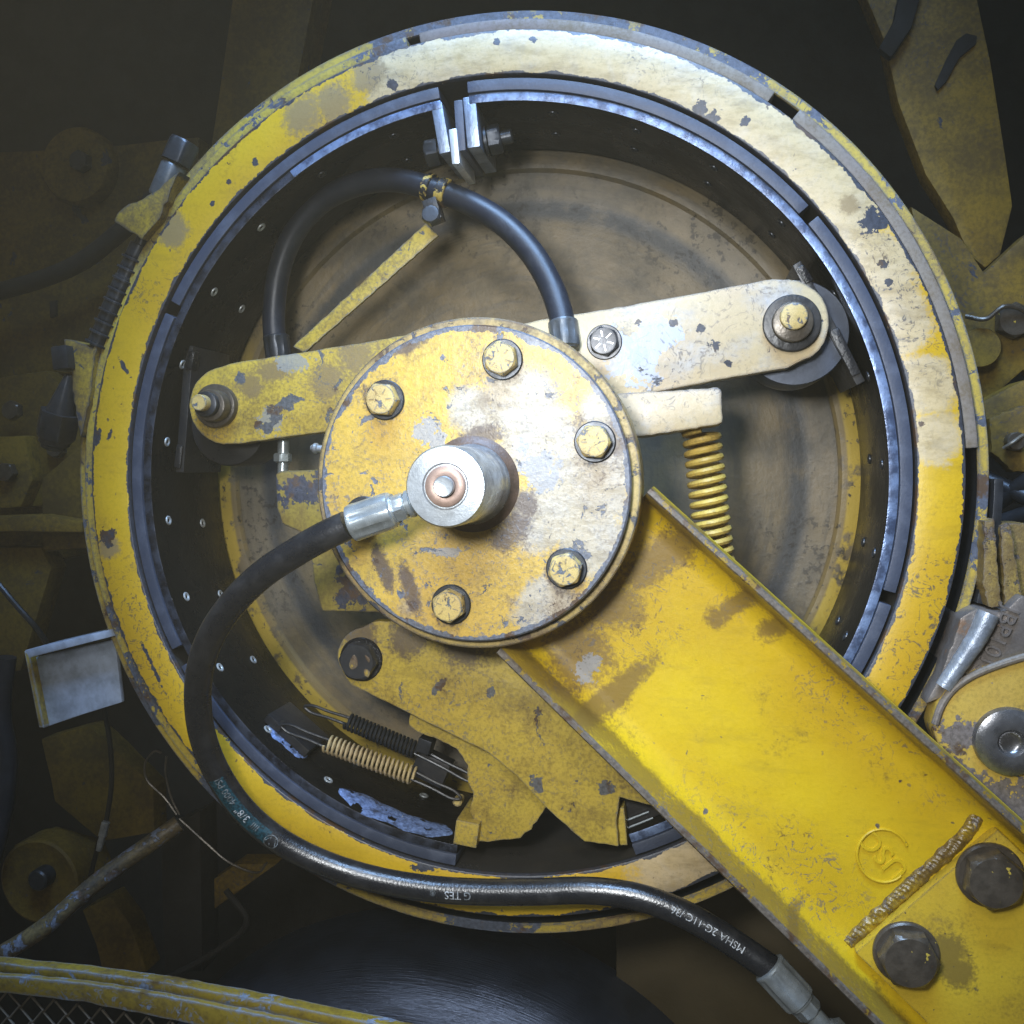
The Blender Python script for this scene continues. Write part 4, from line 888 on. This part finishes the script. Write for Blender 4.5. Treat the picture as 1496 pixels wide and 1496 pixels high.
# emblem ring printed on the hose
sc_ = s_near(398, 1220)
def hose_loop(pts, wd, mat, name, closed=True):
    bm = bmesh.new(); rows = []
    n = len(pts)
    for i in range(n):
        a = Vector(pts[i]); b = Vector(pts[(i + 1) % n]) if closed or i < n - 1 else Vector(pts[i]); p = Vector(pts[i - 1]) if closed or i else Vector(pts[i])
        t_ = (b - p).normalized(); nn = Vector((-t_.y, t_.x)) * wd / 2
        rows.append([bm.verts.new(on_hose(sc_ + (a + nn * q).x, (a + nn * q).y)) for q in (1, -1)])
    for i in range(n if closed else n - 1):
        A, B = rows[i], rows[(i + 1) % n]; bm.faces.new((A[0], A[1], B[1], B[0]))
    o = obj(name, bm, mat, hose); return o
hose_loop([(0.0056 * cos(2 * pi * i / 28), -0.001 + 0.0052 * sin(2 * pi * i / 28)) for i in range(28)], 0.0007, M['inkdim'], 'emblem_ring')
hose_loop([(-0.0046, 0.0005), (-0.002, -0.0045), (0.0, 0.002), (0.002, -0.0045), (0.0046, 0.0005)], 0.0008, M['inkdim'], 'emblem_mark', closed=False)
def ferrule(parent, p0, p1, r, flutes=6, L=None, mat='zinc'):
    """crimped sleeve with flat crimp lands along its length"""
    p0 = Vector(p0); p1 = Vector(p1); L = (p1 - p0).length; n = 48; bm = bmesh.new(); rows = []
    for s, k in ((0, 0.93), (0.0008, 1.03), (0.0022, 1.05), (0.0035, 1.0), (L * 0.5, 1.0), (L * 0.86, 1.0), (L * 0.93, 0.98), (L * 0.96, 0.86), (L, 0.84)):
        land = 1.0 if 0.003 < s < L * 0.9 else 0.25
        rows.append([bm.verts.new((r * k * (1 - land * 0.085 * max(0, cos(flutes * a)) ** 0.35 * 1.0 + land * 0.04) * cos(a), -s, r * k * (1 - land * 0.085 * max(0, cos(flutes * a)) ** 0.35 + land * 0.04) * sin(a))) for a in [2 * pi * i / n for i in range(n)]])
    for A, B in zip(rows, rows[1:]):
        for i in range(n): bm.faces.new((A[i], A[(i + 1) % n], B[(i + 1) % n], B[i]))
    bm.faces.new(rows[0]); bm.faces.new(rows[-1][::-1])
    return obj('ferrule', orient(bm, p0, p1 - p0), M[mat], parent)
f0 = at(513, 765, .130); f1 = at(578, 743, .130); ferrule(hose, f0, f1, 0.0122)
d = (f1 - f0).normalized()
obj('stem_nut', orient(hex_prof_bm(0.0165, 0.008), f1 - d * 0.0005, d), M['zinc'], hose)
obj('stem', spin_along([(0, .0068), (.022, .0068)], f1 + d * 0.004, f1 + d, 20), M['zinc'], hose)
obj('stem_collar', spin_along([(0, .0095), (.0025, .0095), (.003, .0088)], f1 + d * 0.0095, f1 + d, 24), M['zinc'], hose)
g0 = at(1122, 1412, .0395); g1 = at(1172, 1466, .043); ferrule(hose, g0, g1, 0.0125)
d = (g1 - g0).normalized()
obj('stem_nut', orient(hex_prof_bm(0.0175, 0.010), g1 - d * 0.0005, d), M['zinc'], hose)
obj('stem', spin_along([(0, .0070), (.012, .0070), (.0125, .0085), (.050, .0085)], g1 + d * 0.009, g1 + d, 24), M['zinc'], hose)
obj('end_nut', orient(hex_prof_bm(0.022, 0.03), g1 + d * 0.024, d), M['zinc'], hose)

# ------------------------------------------------------------------ upper hose, clamp and bracket
h2 = thing('inner_hose', 'black matt hose arching over the hub inside the drum', 'hose', at(640, 280, -0.03))
UPT = [(402, 508, -.070), (400, 455, -.070), (408, 395, -.068), (430, 340, -.064), (468, 296, -.058), (520, 270, -.050), (575, 263, -.043), (632, 276, -.036), (690, 299, -.030), (738, 329, -.024), (778, 371, -.018), (805, 418, -.012), (818, 455, -.006), (823, 478, -.002)]
UC = catmull([at(x, y, h) for x, y, h in UPT], 9)
obj('hose_tube', tube_bm(UC, 0.0099, 20), M['hose2'], h2)
ferrule(h2, at(822, 470, -.002), at(827, 512, .004), 0.0112, mat='dullzinc')
ferrule(h2, at(403, 490, -.070), at(408, 530, -.070), 0.0110, mat='darksteel')
t = thing('hose_clamp_bracket', 'flat yellow strip with a chipped clamp holding the inner hose', 'bracket', at(440, 500, -0.06))
plate('strip', [(428, 506), (444, 516), (640, 344), (622, 326)], -0.050, 0.004, M['armL'], t, bev=0.0006, jag=0.0004)
def band(pxc, pyc, hc, wpx, off):
    i = min(range(len(UC)), key=lambda k: (UC[k] - at(pxc, pyc, -UC[k].y)).length)
    T = frames(UC)[i][0]; c = UC[i] + T * off
    return spin_along([(0, .0112), (.0008, .0119), (wpx * mpp(hc) - .0008, .0119), (wpx * mpp(hc), .0112)], c, c + T, 32)
M['clamp'] = painted('clamp_chipped_paint', paint=(0.48, 0.35, 0.08), under=(0.012, 0.012, 0.014), chip=1.0, grime=0.3, edge=0, scale=2.6, specks=False)
obj('clamp_band', band(628, 274, -.036, 12, -0.002), M['clamp'], t)
obj('clamp_band', band(641, 280, -.036, 15, 0.003), M['clamp'], t)
obj('clamp_ear', box_bm(at(634, 309, -.028), 0.012, 0.016, 0.018, 0.3), M['greaseflat'], t)
obj('clamp_bolt', orient(hex_prof_bm(0.014, 0.008), at(632, 318, -.022), FRONT + Vector((0, 0, .2))), M['darkbolt'], t)

# ------------------------------------------------------------------ channel beam
HT, HW = 0.068, 0.026
U0, U1 = at(948, 709, HT), at(1496, 1205, HT); L0, L1 = at(724, 955, HT), at(1273, 1494, HT)
def beam():
    t = thing('channel_beam', 'bright yellow channel beam running from hub to lower right corner', 'beam', (L0 + U0) / 2)
    ux = ((U1 - U0).normalized() + (L1 - L0).normalized()).normalized()      # along
    acr = Vector((ux.z, 0, -ux.x)).normalized() * 1.0                        # across
    if acr.dot(U0 - L0) < 0: acr = -acr
    n = 40; S = 0.62
    def prof(wd):
        P = []
        fl = 0.0055; R = 0.016
        P.append((0, HW - 0.009)); P.append((0.0, HT - 0.0015)); P.append((0.0012, HT)); P.append((fl - 0.0012, HT)); P.append((fl, HT - 0.0012))
        x0, h0 = fl + 0.0045, HW + R
        for k in range(9):
            a = pi - (pi / 2) * k / 8
            P.append((x0 + R * 1.15 + R * 1.15 * cos(a), HW + R - R * sin(a)))
        Q = [(wd - x, h) for x, h in P][::-1]
        return P + Q
    rows = []; bm = bmesh.new()
    for i in range(n + 1):
        s = S * i / n
        # width follows both traced tip lines
        tl = s / (L1 - L0).dot(ux); tu = s / (U1 - U0).dot(ux)
        a = L0 + (L1 - L0) * tl; b = U0 + (U1 - U0) * tu
        a = a - ux * (a - (L0 + ux * s)).dot(ux)
        wd = (b - a).dot(acr)
        rows.append([bm.verts.new((a.x + acr.x * u, -h, a.z + acr.z * u)) for u, h in prof(wd)])
    m = len(rows[0])
    for A, B in zip(rows, rows[1:]):
        for k in range(m): bm.faces.new((A[k], A[(k + 1) % m], B[(k + 1) % m], B[k]))
    bm.faces.new(rows[0]); bm.faces.new(rows[-1][::-1])
    obj('channel', bm, M['beam'], t, sharp=40)
    return t, ux, acr
bmT, UX, ACR = beam()
sp_ = plate('splice_plate', [(1250, 1392), (1350, 1490), (1500, 1640), (1640, 1400), (1496, 1248), (1458, 1212)], HW + 0.011, 0.0112, M['splice'], bmT, bev=0.0012)
from mathutils import noise as mnoise
def weld_strip(P, h, wd, hg, nl=170, nw=12):
    C = catmull([at(x, y, h) for x, y in P], 40); sl = arclen(C); L = sl[-1]; bm = bmesh.new(); rows = []; fr = frames(C)
    for i in range(0, len(C), max(1, len(C) // nl)):
        T, N, B = fr[i]; s_ = sl[i]; row = []
        end = min(1.0, min(s_, L - s_) / 0.006 + 0.25)
        wv = wd * (1 + 0.35 * mnoise.noise(Vector((s_ * 120, 3, 0))))
        for k in range(nw + 1):
            u = k / nw * 2 - 1
            rip = abs(sin((s_ + 0.0035 * u * u) * 900))
            z = (1 - u * u) ** 0.6 * hg * end * (0.70 + 0.18 * rip + 0.38 * mnoise.noise(Vector((s_ * 170, u * 1.7, 1)))) - 0.0012
            row.append(bm.verts.new(C[i] + B * (u * wv) + FRONT * z))
        rows.append(row)
    for A, Bq in zip(rows, rows[1:]):
        for k in range(nw): bm.faces.new((A[k], A[k + 1], Bq[k + 1], Bq[k]))
    return bm
obj('weld_bead', weld_strip(((1226, 1386), (1262, 1358), (1300, 1322), (1340, 1285), (1380, 1249), (1412, 1218), (1432, 1186)), HW + 0.0005, 0.0058, 0.0048), M['weldpaint'], bmT, sharp=80)
for (px, py, rt) in ((1458, 1294, 0.15), (1332, 1411, 0.55)):
    p = at(px, py, HW + 0.03); p.y = -(HW + 0.011)
    b = link('bolt', shared('beam_bolt', lambda: hex_prof_bm(0.036, 0.016, dome=0.001), M['brownbolt']), None, bmT, loc=p, rot=(0, rt, 0))
    link('washer', shared('beam_washer', lambda: lathe_bm([(0.010, -0.0035), (0.0215, -0.0035), (0.0228, -0.0022), (0.0230, 0.0003)], n=48), M['brownbolt']), None, b)
# raised rolling mark: ring with the letters USC
c = at(1290, 1250, HW + 0.001); mk = 0.0010
bm = bmesh.new(); rows = []; R_ = 38 * mpp(HW)
for i in range(61):
    a = radians(25 + 290 * i / 60)
    rows.append(c + Vector((R_ * 0.92 * cos(a), 0, R_ * sin(a))))
obj('rolling_mark_ring', tube_bm(rows, 0.0011, 8), M['beam'], bmT)
def flat_text(body, size, org, xd, yd, extrude, mat, parent, name):
    me = text_mesh(body, size, extrude); xd = Vector(xd).normalized(); yd = Vector(yd).normalized(); zd = xd.cross(yd)
    w_ = max(v.co.x for v in me.vertices) / 2; h__ = max(v.co.y for v in me.vertices) / 2
    for v in me.vertices: v.co = Vector(org) + xd * (v.co.x - w_) + yd * (v.co.y - h__) + zd * v.co.z
    for p in me.polygons: p.use_smooth = False
    o = link(name, me, mat, parent); o['kind'] = 'stuff'; return o
flat_text('USC', 0.021, c + Vector((0.0006, 0.0006, -0.0002)), (-0.62, 0, 0.66), (-0.70, 0, -0.66), 0.0013, M['beam'], bmT, 'lettering')

# ------------------------------------------------------------------ anchor casting and arm on the right
t = thing('anchor_casting', 'grey rough casting with raised part number beside the right rim', 'casting', at(1430, 930, 0.0))
cpts = [(1352, 1030), (1372, 990), (1392, 940), (1404, 902), (1428, 889), (1468, 894), (1492, 868), (1520, 880), (1540, 960), (1470, 985), (1400, 1010)]
plate('body', cpts, 0.006, 0.05, M['casting'], t, bev=0.004, jag=0.0006, step=0.006)
nose = catmull([at(1444, 896, 0.010), at(1428, 930, 0.011), at(1405, 965, 0.012), at(1378, 1004, 0.012)], 8)
obj('ridge', tube_bm(nose, lambda u: (0.0078 - 0.002 * u) * (1 + 0.10 * mnoise.noise(Vector((u * 14, 2, 2)))), 16), M['ridge'], t)
plate('rib', [(1438, 762), (1452, 758), (1464, 886), (1444, 888), (1436, 850)], 0.002, 0.07, M['ribs'], t, bev=0.002, jag=0.0007, step=0.003)
plate('rib', [(1462, 768), (1476, 764), (1494, 880), (1482, 902), (1468, 890)], -0.006, 0.06, M['ribs'], t, bev=0.002, jag=0.0007, step=0.003)
plate('rib_web', [(1442, 764), (1500, 764), (1520, 890), (1446, 892)], -0.020, 0.03, M['ribs'], t, bev=0.002)
obj('curved_web', sector_bm(0.3725, 0.379, 0.012, 0.10, ang(1440, 884, -.012), ang(1442, 700, -.012), n=24), M['darksteel'], t)
flat_text('JBP101L', 0.0165, at(1456, 938, 0.0075) , Vector((-0.36, 0, -0.93)), Vector((0.93, 0, -0.36)), 0.0018, M['casting'], t, 'lettering')
t = thing('anchor_link', 'worn yellow arm end with big steel socket bolt at the right edge', 'link', at(1475, 1090, 0.012))
apts = [(1362, 1062), (1370, 1030), (1392, 1000), (1430, 978), (1496, 958), (1560, 950), (1560, 1320), (1500, 1290), (1420, 1180), (1376, 1110)]
plate('arm_plate', apts, 0.012, 0.03, M['anchorplate'], t, bev=0.0022, jag=0.0003, step=0.006)
rimc = catmull([at(x, y, 0.0125) for x, y in ((1366, 1058), (1376, 1030), (1396, 1004), (1432, 982), (1496, 960), (1550, 952))], 6)
obj('arm_lip', tube_bm(rimc, 0.0028, 10), M['strip'], t)
p = at(1478, 1086, 0.02); p.y = -0.012
obj('socket_bolt', lathe_bm([(0.0245, 0.001), (0.0245, -0.004), (0.0238, -0.0065), (0.0200, -0.0085), (0.0130, -0.0095), (0.0098, -0.0090), (0.0085, -0.0050), (0.0060, -0.0030), (0.0, -0.0026)], n=64), M['socket'], t, loc=p)

# ------------------------------------------------------------------ left hand fittings outside the drum
t = thing('tension_bolt', 'long dark tension bolt with coiled spring along the left rim', 'bolt', at(170, 400, -0.01))
q0, q1 = at(264, 222, -0.015), at(78, 652, -0.005); ax = (q1 - q0).normalized(); LB = (q1 - q0).length
obj('rod', spin_along([(0, .0058), (LB * 0.9, .0058)], q0, q1, 18), M['darksteel'], t)
obj('bolt_head', orient(hex_prof_bm(0.024, 0.020, rot=.2), q0 + ax * 0.010, -ax), M['darksteel'], t)
obj('collar', spin_along([(0, .010), (.002, .011), (.028, .011), (.030, .010)], q0 + ax * 0.012, q1, 24), M['dullzinc'], t)
for k in range(9):
    s = LB * (0.31 + 0.036 * k)
    obj('spring_washer', spin_along([(0, .0078), (.0006, .0092 if 3 <= k <= 5 else .0085), (.0125, .0092 if 3 <= k <= 5 else .0085), (.0130, .0105), (.0145, .0105), (.0147, .008)], q0 + ax * s, q1, 24), M['darksteel'], t)
cq = at(100, 548, 0.002)
obj('square_nut', box_bm(at(97, 524, 0.0), 0.015, 0.02, 0.020, 0.1, 0.002), M['darksteel'], t)
obj('cone', spin_along([(0, .003), (.034, .0125), (.036, .0125)], cq, q1, 28), M['darksteel'], t)
obj('nut', orient(hex_prof_bm(0.030, 0.024), cq + (q1 - cq).normalized() * 0.033, q1 - cq), M['darksteel'], t)
obj('rod_end', spin_along([(0, .0128), (.004, .0128), (.005, .0105), (.008, .0105), (.009, .0085)], cq + (q1 - cq).normalized() * 0.057, cq + (q1 - cq) * 3, 28), M['darksteel'], t)
t = thing('guide_bracket', 'grey oily angle bracket sticking out left of the drum', 'bracket', at(100, 990, -0.03))
plate('face', [(44, 962), (168, 934), (178, 1026), (120, 1044), (62, 1064)], -0.030, 0.005, M['bracketbright'], t, bev=0.001)
plate('top_flange', [(36, 950), (172, 917), (176, 927), (42, 961)], -0.010, 0.05, M['bracketbright'], t, bev=0.001)
plate('side_flange', [(35, 951), (43, 957), (64, 1063), (57, 1063)], -0.022, 0.012, M['guard'], t, bev=0.0008)

# ------------------------------------------------------------------ added volume, stands in for the veil of lens glare
bm = bmesh.new(); bmesh.ops.create_cube(bm, size=1); bmesh.ops.scale(bm, vec=(3.2, 2.4, 3.2), verts=bm.verts); bmesh.ops.translate(bm, vec=(0, -0.3, 0), verts=bm.verts)
hm = bpy.data.materials.new('glare_veil_volume'); hm.use_nodes = True; nt = hm.node_tree
nt.nodes.remove(nt.nodes['Principled BSDF'])
pv = nt.nodes.new('ShaderNodeVolumePrincipled'); pv.inputs['Color'].default_value = (0.74, 0.66, 0.46, 1); pv.inputs['Density'].default_value = 0.036
nt.links.new(pv.outputs[0], nt.nodes['Material Output'].inputs['Volume'])
o = obj('veil_glare', bm, hm); o['kind'] = 'stuff'; o['label'] = 'thin added volume giving a veil of lens glare'
